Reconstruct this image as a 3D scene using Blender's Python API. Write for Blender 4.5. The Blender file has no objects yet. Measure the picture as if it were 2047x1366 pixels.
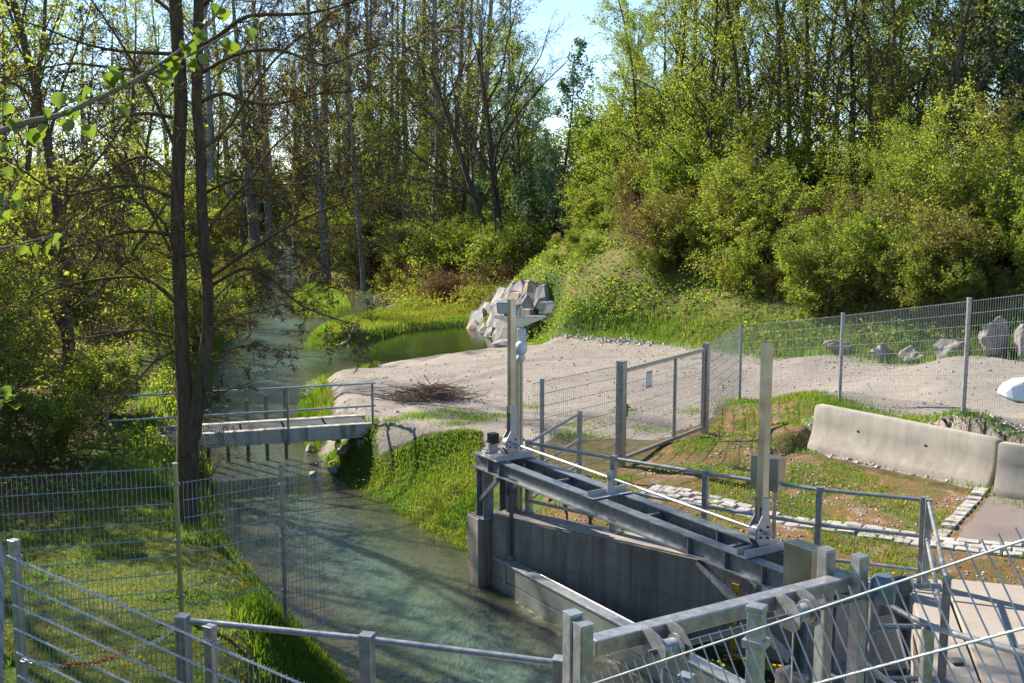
import bpy, math, random
import numpy as np
from mathutils import Vector, Matrix
# ------------------------------------------------------------------ camera, sky, sun, exposure
SC = bpy.context.scene
COL = SC.collection
FPX, TH, CAMZ = 2150.0, math.radians(7.63), 4.7
cd = bpy.data.cameras.new('camera'); cam = bpy.data.objects.new('camera', cd); COL.objects.link(cam)
cd.sensor_width = 36.0; cd.lens = FPX / 2047 * 36; cd.clip_end = 3000; cd.clip_start = 0.05
cam.location = (0, 0, CAMZ); cam.rotation_euler = (math.pi/2 - TH, 0, 0); SC.camera = cam
SUN_EL, SUN_AZ = math.radians(34), math.radians(-49)          # azimuth from +Y towards +X
world = bpy.data.worlds.new('World'); SC.world = world; world.use_nodes = True
wn = world.node_tree; bgn = wn.nodes['Background']
sky = wn.nodes.new('ShaderNodeTexSky'); sky.sky_type = 'NISHITA'; sky.sun_disc = False
sky.sun_elevation = SUN_EL; sky.sun_rotation = SUN_AZ; sky.air_density = 1.0; sky.dust_density = 0.0; sky.ozone_density = 2.0; sky.altitude = 1200
wn.links.new(sky.outputs[0], bgn.inputs[0]); bgn.inputs[1].default_value = 0.095
sl = bpy.data.lights.new('sun', 'SUN'); sl.energy = 5.0; sl.angle = math.radians(0.53); sl.color = (1.0, 0.90, 0.74)
so = bpy.data.objects.new('sun', sl); COL.objects.link(so)
sdir = Vector((math.sin(SUN_AZ)*math.cos(SUN_EL), math.cos(SUN_AZ)*math.cos(SUN_EL), math.sin(SUN_EL)))
so.rotation_euler = sdir.to_track_quat('Z', 'Y').to_euler(); so.location = (-20, 25, 30)
SC.view_settings.view_transform = 'Standard'; SC.view_settings.look = 'None'
SC.view_settings.exposure = 1.3; SC.view_settings.gamma = 1.0
SC.cycles.max_bounces = 8; SC.cycles.transparent_max_bounces = 12; SC.cycles.caustics_reflective = False; SC.cycles.caustics_refractive = False
SC.cycles.sample_clamp_indirect = 6.0

# ------------------------------------------------------------------ survey helpers (a sighting line to a place at a known height or range)
def ray(px, py):
    cx = (px-1023.5)/FPX; cy = (683-py)/FPX
    return cx, math.cos(TH)+cy*math.sin(TH), -math.sin(TH)+cy*math.cos(TH)
def atz(px, py, z=0.0):
    a, b, c = ray(px, py); t = (z-CAMZ)/c
    return Vector((a*t, b*t, z))
def aty(px, py, y):
    a, b, c = ray(px, py); t = y/b
    return Vector((a*t, y, CAMZ+c*t))
def V(*a): return Vector(a)

# ------------------------------------------------------------------ materials
MAT = {}
class NT:
    def __init__(s, name):
        s.m = bpy.data.materials.new(name); s.m.use_nodes = True; s.t = s.m.node_tree; s.t.nodes.clear()
        s.out = s.n('ShaderNodeOutputMaterial'); MAT[name] = s.m
    def n(s, typ, **kw):
        nd = s.t.nodes.new(typ)
        for k, v in kw.items():
            if k == 'inp':
                for a, b in v.items():
                    if hasattr(b, 'is_linked') or isinstance(b, bpy.types.NodeSocket): s.t.links.new(b, nd.inputs[a])
                    else: nd.inputs[a].default_value = b
            else: setattr(nd, k, v)
        return nd
    def noise(s, scale, detail=4, rough=.55, vec=None, dist=0.0):
        nd = s.n('ShaderNodeTexNoise', inp={'Scale': scale, 'Detail': detail, 'Roughness': rough, 'Distortion': dist})
        if vec is not None: s.t.links.new(vec, nd.inputs['Vector'])
        return nd.outputs['Fac']
    def coord(s, kind='Object', scale=None):
        o = s.n('ShaderNodeTexCoord').outputs[kind]
        if scale:
            mp = s.n('ShaderNodeMapping', inp={'Vector': o, 'Scale': scale}); o = mp.outputs[0]
        return o
    def pos(s, scale=None):
        o = s.n('ShaderNodeNewGeometry').outputs['Position']
        if scale:
            mp = s.n('ShaderNodeMapping', inp={'Vector': o, 'Scale': scale}); o = mp.outputs[0]
        return o
    def ramp(s, fac, stops):
        nd = s.n('ShaderNodeValToRGB'); e = nd.color_ramp.elements
        while len(e) > 1: e.remove(e[0])
        for i, (p, c) in enumerate(stops):
            el = e[0] if i == 0 else e.new(p)
            el.position = p; el.color = (*c, 1) if len(c) == 3 else c
        s.t.links.new(fac, nd.inputs[0]); return nd.outputs[0]
    def mix(s, fac, a, b, mode='MIX'):
        nd = s.n('ShaderNodeMix', data_type='RGBA', blend_type=mode)
        for i, v in ((0, fac), (6, a), (7, b)):
            if isinstance(v, bpy.types.NodeSocket): s.t.links.new(v, nd.inputs[i])
            else: nd.inputs[i].default_value = v if i == 0 else (*v, 1)
        return nd.outputs[2]
    def math(s, op, a, b=0.0, clamp=False):
        nd = s.n('ShaderNodeMath', operation=op, use_clamp=clamp)
        for i, v in ((0, a), (1, b)):
            if isinstance(v, bpy.types.NodeSocket): s.t.links.new(v, nd.inputs[i])
            else: nd.inputs[i].default_value = v
        return nd.outputs[0]
    def bump(s, h, strength=.3, dist=.02):
        return s.n('ShaderNodeBump', inp={'Height': h, 'Strength': strength, 'Distance': dist}).outputs[0]
    def attr(s, name): return s.n('ShaderNodeAttribute', attribute_name=name).outputs['Fac']
    def prin(s, col, rough=.6, metal=0.0, normal=None, spec=None):
        p = s.n('ShaderNodeBsdfPrincipled')
        for k, v in (('Base Color', col), ('Roughness', rough), ('Metallic', metal)):
            if isinstance(v, bpy.types.NodeSocket): s.t.links.new(v, p.inputs[k])
            else: p.inputs[k].default_value = (*v, 1) if k == 'Base Color' else v
        if normal is not None: s.t.links.new(normal, p.inputs['Normal'])
        if spec is not None: p.inputs['Specular IOR Level'].default_value = spec
        s.t.links.new(p.outputs[0], s.out.inputs[0]); return p

def metal_mat(name, c1, c2, metal, rough, scale=14, bump=.05):
    t = NT(name); c = t.pos(); f = t.noise(scale, 5, .6, c)
    vo = t.n('ShaderNodeTexVoronoi', inp={'Vector': c, 'Scale': 55.0}).outputs['Color']; g = t.n('ShaderNodeSeparateColor', inp={0: vo}).outputs[0]; g = t.math('ADD', t.math('MULTIPLY', g, .6), t.math('MULTIPLY', t.ramp(t.noise(3.0, 5, .7, t.pos((1, 1, .25))), [(.45, (0, 0, 0)), (.7, (1, 1, 1))]), .8))
    col = t.mix(t.math('MULTIPLY', g, .35), t.ramp(f, [(.3, c1), (.7, c2)]), (c1[0]*.7, c1[1]*.7, c1[2]*.7))
    r = t.math('ADD', t.math('MULTIPLY', f, .25), rough-.12)
    t.prin(col, r, metal, t.bump(f, bump, .01))
metal_mat('galvanized', (.27, .28, .29), (.50, .51, .52), .6, .38)
metal_mat('galvanized_bright', (.42, .44, .47), (.62, .64, .67), .6, .36)
metal_mat('beam_steel', (.18, .20, .23), (.33, .355, .39), .5, .36)
metal_mat('stainless', (.50, .48, .44), (.62, .60, .56), .95, .32, 4)
metal_mat('wire_steel', (.26, .29, .33), (.40, .43, .48), .5, .4)
metal_mat('dark_steel', (.10, .10, .11), (.16, .16, .17), .5, .45)
metal_mat('aluminium', (.42, .43, .44), (.56, .57, .58), .5, .45)
metal_mat('hinge_black', (.015, .015, .017), (.03, .03, .03), 0, .4)
metal_mat('white_plastic', (.60, .61, .63), (.70, .71, .73), 0, .4, 5, .0)
metal_mat('chain_red', (.5, .03, .02), (.6, .05, .03), 0, .4)
metal_mat('blue_motor', (.10, .16, .20), (.16, .22, .27), .2, .35)
metal_mat('gate_leaf', (.26, .30, .28), (.38, .41, .39), .45, .32, 3)
metal_mat('gauge_yellow', (.62, .36, .02), (.72, .44, .03), 0, .45)
t = NT('lamp_glass'); t.prin((.55, .56, .55), .12, 0.0)

def concrete_mat(name, c1, c2, streak=0.0, moss=0.0, sc=3.0):
    t = NT(name); c = t.pos()
    a = t.noise(sc, 6, .62, c); b = t.noise(70, 4, .6, c); col = t.ramp(a, [(.28, c1), (.72, c2)])
    col = t.mix(t.math('MULTIPLY', t.ramp(b, [(.42, (0, 0, 0)), (.75, (1, 1, 1))]), .35), col, (c1[0]*.55, c1[1]*.53, c1[2]*.5))
    if streak:
        st = t.noise(1.0, 5, .65, t.pos((7, 7, .35)))
        col = t.mix(t.math('MULTIPLY', t.ramp(st, [(.44, (0, 0, 0)), (.66, (1, 1, 1))]), streak), col, (c1[0]*.35, c1[1]*.36, c1[2]*.36))
    if moss:
        st = t.noise(1.0, 4, .6, t.pos((5, 5, .8)))
        col = t.mix(t.math('MULTIPLY', t.ramp(st, [(.48, (0, 0, 0)), (.6, (1, 1, 1))]), moss), col, (.07, .075, .03))
    h = t.math('ADD', t.math('MULTIPLY', a, .6), t.math('MULTIPLY', b, .5))
    t.prin(col, .88, 0, t.bump(h, .35, .012), .25)
concrete_mat('concrete_pale', (.31, .28, .245), (.45, .415, .37), .2, .04)
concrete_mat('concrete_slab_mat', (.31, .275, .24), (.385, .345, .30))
concrete_mat('concrete_wall', (.25, .22, .19), (.39, .35, .30), .6)
concrete_mat('concrete_bridge', (.40, .39, .35), (.54, .52, .47), .2, .6)
concrete_mat('rock_grey', (.22, .21, .21), (.44, .425, .42), .3, .12, 3.0)
concrete_mat('rock_tan', (.30, .23, .17), (.48, .38, .29), .1, 0, 2.2)
concrete_mat('boulder_mat', (.20, .185, .17), (.38, .35, .325), .15, .35, 9)
concrete_mat('sett_stone', (.30, .285, .27), (.50, .475, .45), 0, 0, 6)

def bark_mat(name, c1, c2, moss=None, amount=0.0, sc=14):
    t = NT(name); f = t.noise(1.0, 6, .7, t.pos((sc, sc, sc*.22)))
    g = t.noise(2.2, 3, .5, t.pos())
    col = t.mix(t.math('MULTIPLY', g, .5), t.ramp(f, [(.3, c1), (.7, c2)]), c1)
    if moss:
        nz = t.n('ShaderNodeSeparateXYZ', inp={0: t.n('ShaderNodeNewGeometry').outputs['Normal']}).outputs[2]
        mk = t.math('MULTIPLY', t.ramp(nz, [(.0, (0, 0, 0)), (.55, (1, 1, 1))]), t.ramp(t.noise(3.0, 4, .6, t.pos()), [(.40, (0, 0, 0)), (.58, (1, 1, 1))]))
        col = t.mix(t.math('MULTIPLY', mk, amount), col, moss)
    t.prin(col, .9, 0, t.bump(f, .9, .05), .2)
bark_mat('bark_dark', (.035, .027, .02), (.17, .13, .09), (.26, .18, .03), .95, 20)
bark_mat('bark_mid', (.05, .042, .033), (.14, .115, .09), (.10, .10, .03), .4)
bark_mat('bark_pale', (.13, .13, .125), (.30, .30, .29), None, 0, 5)
bark_mat('twig_brown', (.10, .065, .04), (.20, .14, .09))
bark_mat('twig_pile', (.20, .135, .09), (.36, .26, .18))
bark_mat('twig_pale', (.22, .17, .13), (.40, .32, .25))
bark_mat('branch_grey', (.16, .14, .125), (.27, .24, .22))

def leaf_mat(name, stops, trans, tmix=.5, gloss=.025):
    t = NT(name); a = t.attr('tint'); rnd = t.n('ShaderNodeObjectInfo').outputs['Random']
    f = t.math('ADD', t.math('MULTIPLY', a, .8), t.math('MULTIPLY', rnd, .2))
    col = t.ramp(f, stops)
    tcol = t.mix(1.0, col, trans, 'MULTIPLY')
    d = t.n('ShaderNodeBsdfDiffuse', inp={'Color': col}).outputs[0]
    tr = t.n('ShaderNodeBsdfTranslucent', inp={'Color': tcol}).outputs[0]
    m = t.n('ShaderNodeMixShader', inp={0: tmix, 1: d, 2: tr}).outputs[0]
    g = t.n('ShaderNodeBsdfGlossy', inp={'Color': (1, 1, 1, 1), 'Roughness': .5}).outputs[0]
    m2 = t.n('ShaderNodeMixShader', inp={0: gloss, 1: m, 2: g}).outputs[0]
    t.t.links.new(m2, t.out.inputs[0])
leaf_mat('leaf_spring', [(0, (.08, .13, .014)), (.5, (.14, .195, .022)), (1, (.235, .26, .04))], (1.9, 1.95, 1.0), .58)
leaf_mat('leaf_yellow', [(0, (.10, .14, .02)), (.5, (.17, .20, .03)), (.85, (.23, .22, .04)), (1, (.25, .18, .04))], (2.1, 2.2, 1.2), .58)
leaf_mat('leaf_olive', [(0, (.075, .09, .018)), (.5, (.14, .15, .028)), (1, (.22, .19, .04))], (1.9, 1.85, 1.1), .54)
leaf_mat('leaf_green', [(0, (.055, .095, .014)), (.5, (.105, .15, .02)), (1, (.17, .21, .03))], (1.8, 1.85, 1.0), .54)
leaf_mat('leaf_dark', [(0, (.025, .06, .02)), (.5, (.05, .10, .03)), (1, (.09, .16, .04))], (1.7, 2.0, 1.3), .45)
leaf_mat('leaf_bluegreen', [(0, (.05, .085, .05)), (.5, (.08, .13, .07)), (1, (.12, .18, .09))], (1.6, 1.8, 1.4), .45)
leaf_mat('leaf_brown', [(0, (.09, .05, .025)), (.5, (.16, .09, .045)), (1, (.25, .16, .08))], (1.5, 1.4, 1.2), .4)
leaf_mat('leaf_near', [(0, (.07, .115, .012)), (1, (.12, .165, .02))], (1.7, 1.8, 1.1), .5, .04)
leaf_mat('bud_brown', [(0, (.05, .035, .02)), (1, (.13, .09, .045))], (1.4, 1.3, 1.0), .35)
leaf_mat('blossom', [(0, (.55, .56, .50)), (1, (.75, .75, .70))], (1.0, 1.0, 1.0), .4, .02)
leaf_mat('grass_bright', [(0, (.06, .12, .012)), (.45, (.10, .175, .016)), (.8, (.16, .21, .03)), (1, (.22, .20, .05))], (1.8, 1.9, 1.0), .5)
leaf_mat('grass_moss', [(0, (.09, .10, .015)), (.45, (.17, .15, .02)), (.8, (.22, .18, .03)), (1, (.12, .2, .02))], (1.8, 1.8, 1.0), .5)
leaf_mat('flower_yellow', [(0, (.62, .42, .01)), (1, (.75, .55, .02))], (1.2, 1.2, 1.0), .3, .0)
leaf_mat('straw', [(0, (.22, .15, .08)), (1, (.40, .29, .16))], (1.3, 1.2, 1.0), .4, .0)

t = NT('gravel_pebble'); a = t.attr('tint')
t.prin(t.ramp(a, [(0, (.22, .20, .18)), (.5, (.34, .31, .28)), (1, (.52, .49, .45))]), .85, 0, None, .2)
t = NT('asphalt'); c = t.pos(); f = t.noise(120, 3, .6, c); g = t.noise(1.5, 4, .6, c)
t.prin(t.mix(t.math('MULTIPLY', g, .6), t.ramp(f, [(.3, (.13, .11, .105)), (.7, (.26, .23, .215))]), (.22, .17, .14)), .9, 0, t.bump(f, .5, .01), .2)
t = NT('grating_dark'); t.prin((.20, .21, .22), .5, .5)

# ground: attributes gravel / grass / moss / hill / bed are where each cover lies
t = NT('ground_mat'); c = t.pos()
n1 = t.noise(.9, 6, .65, c); n2 = t.noise(6, 5, .65, c); n3 = t.noise(45, 4, .65, c); n4 = t.noise(140, 2, .6, c)
gravel = t.ramp(n1, [(.25, (.20, .178, .157)), (.45, (.27, .243, .217)), (.75, (.345, .313, .28))])
gravel = t.mix(t.math('MULTIPLY', t.ramp(n3, [(.38, (1, 1, 1)), (.58, (0, 0, 0))]), .55), gravel, (.24, .20, .175))
gravel = t.mix(t.math('MULTIPLY', t.ramp(t.noise(1.0, 5, .7, t.pos((.5, 2.6, 1)), 1.2), [(.52, (0, 0, 0)), (.68, (1, 1, 1))]), .45), gravel, (.25, .21, .18))
gravel = t.mix(t.math('MULTIPLY', t.ramp(n4, [(.55, (0, 0, 0)), (.7, (1, 1, 1))]), .5), gravel, (.50, .46, .42))
soil = t.ramp(n2, [(.3, (.055, .045, .025)), (.5, (.10, .085, .035)), (.72, (.16, .12, .06))])
grass = t.ramp(n2, [(.3, (.04, .07, .012)), (.55, (.075, .12, .02)), (.75, (.13, .13, .03))])
mossc = t.ramp(t.noise(2.2, 6, .7, c), [(.33, (.085, .13, .02)), (.45, (.12, .11, .025)), (.52, (.19, .085, .025)), (.60, (.25, .17, .11)), (.70, (.36, .32, .27))])
mossc = t.mix(t.math('MULTIPLY', t.ramp(n3, [(.35, (1, 1, 1)), (.6, (0, 0, 0))]), .6), mossc, (.09, .055, .022))
mossc = t.mix(t.math('MULTIPLY', t.ramp(n4, [(.56, (0, 0, 0)), (.66, (1, 1, 1))]), .7), mossc, (.45, .40, .33))
hill = t.ramp(t.noise(1.6, 6, .7, c), [(.32, (.06, .09, .02)), (.50, (.12, .14, .03)), (.62, (.18, .145, .06)), (.74, (.09, .11, .025))])
bed = t.ramp(n2, [(.3, (.10, .10, .07)), (.7, (.22, .19, .12))])
def edge(att, w=.5):
    return t.ramp(t.math('ADD', t.attr(att), t.math('MULTIPLY', t.math('SUBTRACT', n2, .5), w)), [(.42, (0, 0, 0)), (.58, (1, 1, 1))])
col = soil
for att, cc in (('hill', hill), ('grass', grass), ('moss', mossc), ('gravel', gravel)): col = t.mix(edge(att), col, cc)
col = t.mix(t.attr('bed'), col, bed)
h = t.math('ADD', t.math('MULTIPLY', n2, 1.0), t.math('MULTIPLY', n3, .6))
t.prin(col, .95, 0, t.bump(h, .7, .05), .15)

t = NT('water_mat'); c = t.pos()
w1 = t.noise(1.0, 4, .6, t.pos((2.2, 1.2, 1)), .6); w2 = t.noise(1.0, 4, .65, t.pos((11, 6, 1)), .6)
h = t.math('ADD', t.math('MULTIPLY', w1, 1.0), t.math('MULTIPLY', w2, .8))
calm = t.attr('calm')
st = t.math('ADD', t.math('MULTIPLY', t.math('SUBTRACT', 1.0, calm), .30), .035)
bn = t.n('ShaderNodeBump', inp={'Height': h, 'Strength': st, 'Distance': .3}).outputs[0]
murk = t.ramp(t.attr('deep'), [(0, (.15, .13, .075)), (.5, (.11, .135, .095)), (1, (.095, .15, .12))])
murk = t.mix(calm, murk, (.018, .045, .012))
dif = t.n('ShaderNodeBsdfDiffuse', inp={'Color': murk, 'Normal': bn}).outputs[0]
tr = t.n('ShaderNodeBsdfTransparent', inp={'Color': (.72, .80, .70, 1)}).outputs[0]
op = t.math('ADD', t.math('MULTIPLY', t.attr('deep'), .55), .35, True)
body = t.n('ShaderNodeMixShader', inp={0: op, 1: tr, 2: dif}).outputs[0]
gl = t.n('ShaderNodeBsdfGlossy', inp={'Color': (1, 1, 1, 1), 'Roughness': .04, 'Normal': bn}).outputs[0]
fr = t.n('ShaderNodeFresnel', inp={'IOR': 1.33, 'Normal': bn}).outputs[0]
t.t.links.new(t.n('ShaderNodeMixShader', inp={0: fr, 1: body, 2: gl}).outputs[0], t.out.inputs[0])

# ------------------------------------------------------------------ object helpers
def thing(name, label, cat, loc=(0, 0, 0), group=None):
    o = bpy.data.objects.new(name, None); COL.objects.link(o); o.location = loc; o.empty_display_size = .2
    return tag(o, label, cat, group)
def tag(o, label, cat, group=None, kind=None):
    o['label'] = label; o['category'] = cat
    if group: o['group'] = group
    if kind: o['kind'] = kind
    return o
def obj(name, mesh, parent=None, loc=None):
    o = bpy.data.objects.new(name, mesh); COL.objects.link(o)
    if parent is not None: o.parent = parent
    if loc is not None: o.location = loc
    return o
def wloc(o):
    p = Vector((0, 0, 0))
    while o is not None: p = p + o.location; o = o.parent
    return p
def np_mesh(name, verts, faces, mat, tint=None, smooth=False, k=None):
    """verts (N,3); faces (M,k)"""
    verts = np.asarray(verts, dtype=np.float32); faces = np.asarray(faces, dtype=np.int32)
    me = bpy.data.meshes.new(name); M, k = faces.shape
    me.vertices.add(len(verts)); me.vertices.foreach_set('co', verts.ravel())
    me.loops.add(M*k); me.loops.foreach_set('vertex_index', faces.ravel())
    me.polygons.add(M); me.polygons.foreach_set('loop_start', np.arange(0, M*k, k, dtype=np.int32))
    me.polygons.foreach_set('use_smooth', np.full(M, smooth))
    me.update(calc_edges=True)
    if tint is not None:
        a = me.attributes.new('tint', 'FLOAT', 'POINT'); a.data.foreach_set('value', np.asarray(tint, dtype=np.float32))
    me.materials.append(MAT[mat]); return me
class MB:
    def __init__(s): s.v = []; s.f = []
    def add(s, vs, fs):
        b = len(s.v); s.v += [Vector(v) for v in vs]; s.f += [tuple(b+i for i in f) for f in fs]; return s
    def box(s, c, size, R=None):
        c = Vector(c); hx, hy, hz = [q/2 for q in size]; R = R or Matrix.Identity(3)
        vs = [c + R @ Vector((x*hx, y*hy, z*hz)) for x in (-1, 1) for y in (-1, 1) for z in (-1, 1)]
        return s.add(vs, [(0, 1, 3, 2), (4, 6, 7, 5), (0, 4, 5, 1), (2, 3, 7, 6), (0, 2, 6, 4), (1, 5, 7, 3)])
    def bar(s, p, q, w, h, up=(0, 0, 1)):
        p, q = Vector(p), Vector(q); d = (q-p); L = d.length; d.normalize(); up = Vector(up)
        x = d.cross(up)
        if x.length < 1e-4: x = d.cross(Vector((1, 0, 0)))
        x.normalize(); z = x.cross(d)
        return s.box((p+q)/2, (w, L, h), Matrix((x, d, z)).transposed())
    def tube(s, p, q, r, n=8, r2=None): return s.path([p, q], r, n, r2)
    def path(s, pts, r, n=8, r2=None):
        pts = [Vector(p) for p in pts]; m = len(pts); b = len(s.v); prev = None
        for i, p in enumerate(pts):
            d = (pts[min(i+1, m-1)] - pts[max(i-1, 0)]).normalized()
            if prev is None:
                x = d.cross(Vector((0, 0, 1)))
                if x.length < 1e-3: x = Vector((1, 0, 0))
            else: x = prev - d*prev.dot(d)
            x.normalize(); prev = x; y = d.cross(x); rr = r if r2 is None else r+(r2-r)*i/(m-1)
            for k in range(n):
                a = 2*math.pi*k/n; s.v.append(p + (x*math.cos(a)+y*math.sin(a))*rr)
        for i in range(m-1):
            for k in range(n):
                k2 = (k+1) % n; s.f.append((b+i*n+k, b+i*n+k2, b+(i+1)*n+k2, b+(i+1)*n+k))
        s.f.append(tuple(b+k for k in reversed(range(n)))); s.f.append(tuple(b+(m-1)*n+k for k in range(n))); return s
    def prism(s, poly, ext):
        n = len(poly); ext = Vector(ext); vs = [Vector(p) for p in poly]; vs += [p+ext for p in vs]
        fs = [tuple(reversed(range(n))), tuple(range(n, 2*n))] + [(i, (i+1) % n, n+(i+1) % n, n+i) for i in range(n)]
        return s.add(vs, fs)
    def lathe(s, o, axis, prof, n=20):
        o = Vector(o); a = Vector(axis).normalized(); x = a.cross(Vector((.3, .2, .9))).normalized(); y = a.cross(x); b = len(s.v)
        for r, h in prof:
            for k in range(n):
                t = 2*math.pi*k/n; s.v.append(o + a*h + (x*math.cos(t)+y*math.sin(t))*r)
        for i in range(len(prof)-1):
            for k in range(n):
                k2 = (k+1) % n; s.f.append((b+i*n+k, b+i*n+k2, b+(i+1)*n+k2, b+(i+1)*n+k))
        s.f.append(tuple(b+k for k in reversed(range(n)))); s.f.append(tuple(b+(len(prof)-1)*n+k for k in range(n))); return s
    def build(s, name, mat, parent=None, bevel=0, smooth=False, loc=None):
        o0 = wloc(parent) if parent is not None else (Vector(loc) if loc is not None else Vector((0, 0, 0)))
        me = bpy.data.meshes.new(name); me.from_pydata([tuple(v-o0) for v in s.v], [], s.f)
        me.materials.append(MAT[mat]); me.update()
        if smooth:
            me.polygons.foreach_set('use_smooth', np.full(len(me.polygons), True))
            me.set_sharp_from_angle(angle=math.radians(40))
        o = obj(name, me, parent, None if parent is not None else o0)
        if bevel:
            m = o.modifiers.new('bevel', 'BEVEL'); m.width = bevel; m.segments = 2; m.limit_method = 'ANGLE'
        return o

# ------------------------------------------------------------------ plan: shore lines and covers
WZ = -1.05
def wpoly(pix, z): return np.array([tuple(atz(x, y, z))[:2] for x, y in pix])
shore_l = [(700, 1366), (600, 1250), (510, 1150), (455, 1080), (430, 1000), (418, 930), (412, 850), (428, 760), (458, 690), (492, 640), (522, 600), (540, 560), (555, 520), (570, 497), (583, 486)]
shore_r = [(612, 486), (620, 505), (614, 530), (618, 552), (670, 560), (735, 572), (775, 596), (766, 612), (735, 622), (700, 636), (655, 652), (622, 668), (605, 694), (645, 702), (700, 692), (760, 678), (830, 661), (900, 655), (945, 651), (965, 664), (990, 680), (1012, 697),
           (960, 703), (850, 714), (740, 722), (660, 728), (622, 742), (612, 770), (600, 810), (592, 850), (612, 890), (640, 922), (682, 960), (725, 995), (800, 1050), (870, 1092), (925, 1122)]
W = np.vstack([[(-1.6, 3.0)], [(-1.75, 8.0)], wpoly(shore_l, WZ), wpoly(shore_r, WZ), [(-.45, 15.9), (0.2, 15.0), (2.7, 11.0), (2.7, 3.0)]])
ISL = wpoly([(578, 612), (600, 632), (650, 640), (690, 628), (702, 612), (690, 590), (665, 573), (640, 566), (605, 575), (585, 590)], WZ)
wall_in = [Vector((-.30, 15.42, 0)), atz(1130, 1066), atz(1260, 1092), atz(1400, 1124), atz(1500, 1150), atz(1620, 1172), atz(1720, 1184), atz(1818, 1188)]
B = np.array([(-.45, 15.3)] + [tuple(p)[:2] for p in wall_in] + [(4.1, 9.6), (4.0, 7.6), (1.0, 7.6), (1.5, 12)])
TOE = np.array([(9, 400), (7, 130), (5, 80), (3.2, 62), (.6, 52), (-1.3, 47), (-.3, 41), (1.6, 37), (4.6, 35.0), (6.6, 31.5), (8.9, 28.6), (11.6, 25.3), (15.5, 20), (20, 14), (60, 10), (400, 10), (400, 400)])
GRAV = wpoly([(648, 742), (720, 726), (850, 716), (960, 705), (1010, 697), (1060, 684), (1200, 679), (1330, 688), (1480, 702), (1700, 712), (2200, 718), (2200, 800), (1900, 790), (1680, 795), (1500, 790), (1470, 810), (1410, 850), (1300, 890), (1180, 880), (1060, 905), (1000, 880), (930, 912), (740, 912), (690, 880), (770, 850), (660, 822), (655, 775)], 0.0)
RUB = np.array([(5.4, 20.3), (5.5, 18.2), (7.6, 15.4), (12, 14), (13, 17), (8, 17.2), (7.0, 20.8)])
MOSS = np.array([(0.2, 15.9), (.6, 17.3), (1.9, 18.3), (3.9, 21.2), (5.5, 24.6), (6.5, 20.5), (5.2, 18.2), (7.2, 15.5), (9, 14.6), (12, 12.9), (5, 12.6), (3, 13.6), (1.4, 14.9)])
RG = wpoly([(655, 882), (700, 882), (770, 893), (860, 898), (960, 903), (960, 1080), (905, 1110), (850, 1085), (760, 1022), (690, 968), (640, 925)], -.3)

def seg_dist(P, poly, closed=True):
    n = len(poly); d = np.full(len(P), 1e9)
    for i in range(n if closed else n-1):
        a = poly[i]; b = poly[(i+1) % n]; ab = b-a; L = max(ab @ ab, 1e-9)
        t = np.clip(((P-a) @ ab)/L, 0, 1); q = a + t[:, None]*ab
        d = np.minimum(d, np.hypot(*(P-q).T))
    return d
def inside(P, poly):
    c = np.zeros(len(P), bool); n = len(poly); x, y = P[:, 0], P[:, 1]
    for i in range(n):
        x1, y1 = poly[i]; x2, y2 = poly[(i+1) % n]
        if y1 == y2: continue
        c ^= ((y1 > y) != (y2 > y)) & (x < (x2-x1)*(y-y1)/(y2-y1)+x1)
    return c
def sdf(P, poly): return np.where(inside(P, poly), -1.0, 1.0)*seg_dist(P, poly)   # negative inside
def sstep(a, b, x):
    t = np.clip((x-a)/(b-a), 0, 1); return t*t*(3-2*t)
RS = np.random.RandomState(7)
def vnoise(P, scale, seed=0):
    r = np.random.RandomState(seed); tab = r.rand(64, 64); q = P/scale; i = np.floor(q).astype(int); f = q-i; f = f*f*(3-2*f)
    g = lambda a, b: tab[a % 64, b % 64]
    i0, j0 = i[:, 0], i[:, 1]
    return (g(i0, j0)*(1-f[:, 0])+g(i0+1, j0)*f[:, 0])*(1-f[:, 1]) + (g(i0, j0+1)*(1-f[:, 0])+g(i0+1, j0+1)*f[:, 0])*f[:, 1] - .5
CTRL = np.array([(0, 16, 0), (1.4, 15, 0), (3, 14, 0), (4.9, 12.6, 0), (6, 12.5, 0), (9, 12, 0), (4.2, 10, 0), (9, 9, 0), (2, 18.4, 0), (3.9, 21.3, 0), (5.3, 25, 0), (0, 25, 0), (3, 33, 0.05), (0, 38, 0), (-3, 30, 0), (4, 18, .05), (4.3, 15.5, .02), (5.7, 14.4, .05), (6.8, 13.8, .08),
                 (4.95, 18.3, .33), (6.0, 16.9, .34), (6.95, 15.5, .35), (8.4, 14.7, .4), (5.4, 19.0, .55), (6.5, 17.6, .82), (7.5, 16.1, 1.05), (9, 15.6, 1.25), (6.6, 21.3, .6), (7.3, 17.1, 1.2), (12, 16, 1.7), (8.8, 27.3, .55), (11.4, 24, 1.0), (6.6, 30.5, .2), (9.5, 21, .95), (14, 19, 1.5), (-8, 20, 0), (-6, 14, 0), (-8, 10, 0), (-20, 30, .2), (-30, 60, .6), (-12, 55, 0), (0, 60, .4), (-60, 120, .5), (20, 60, 0)])
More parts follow.
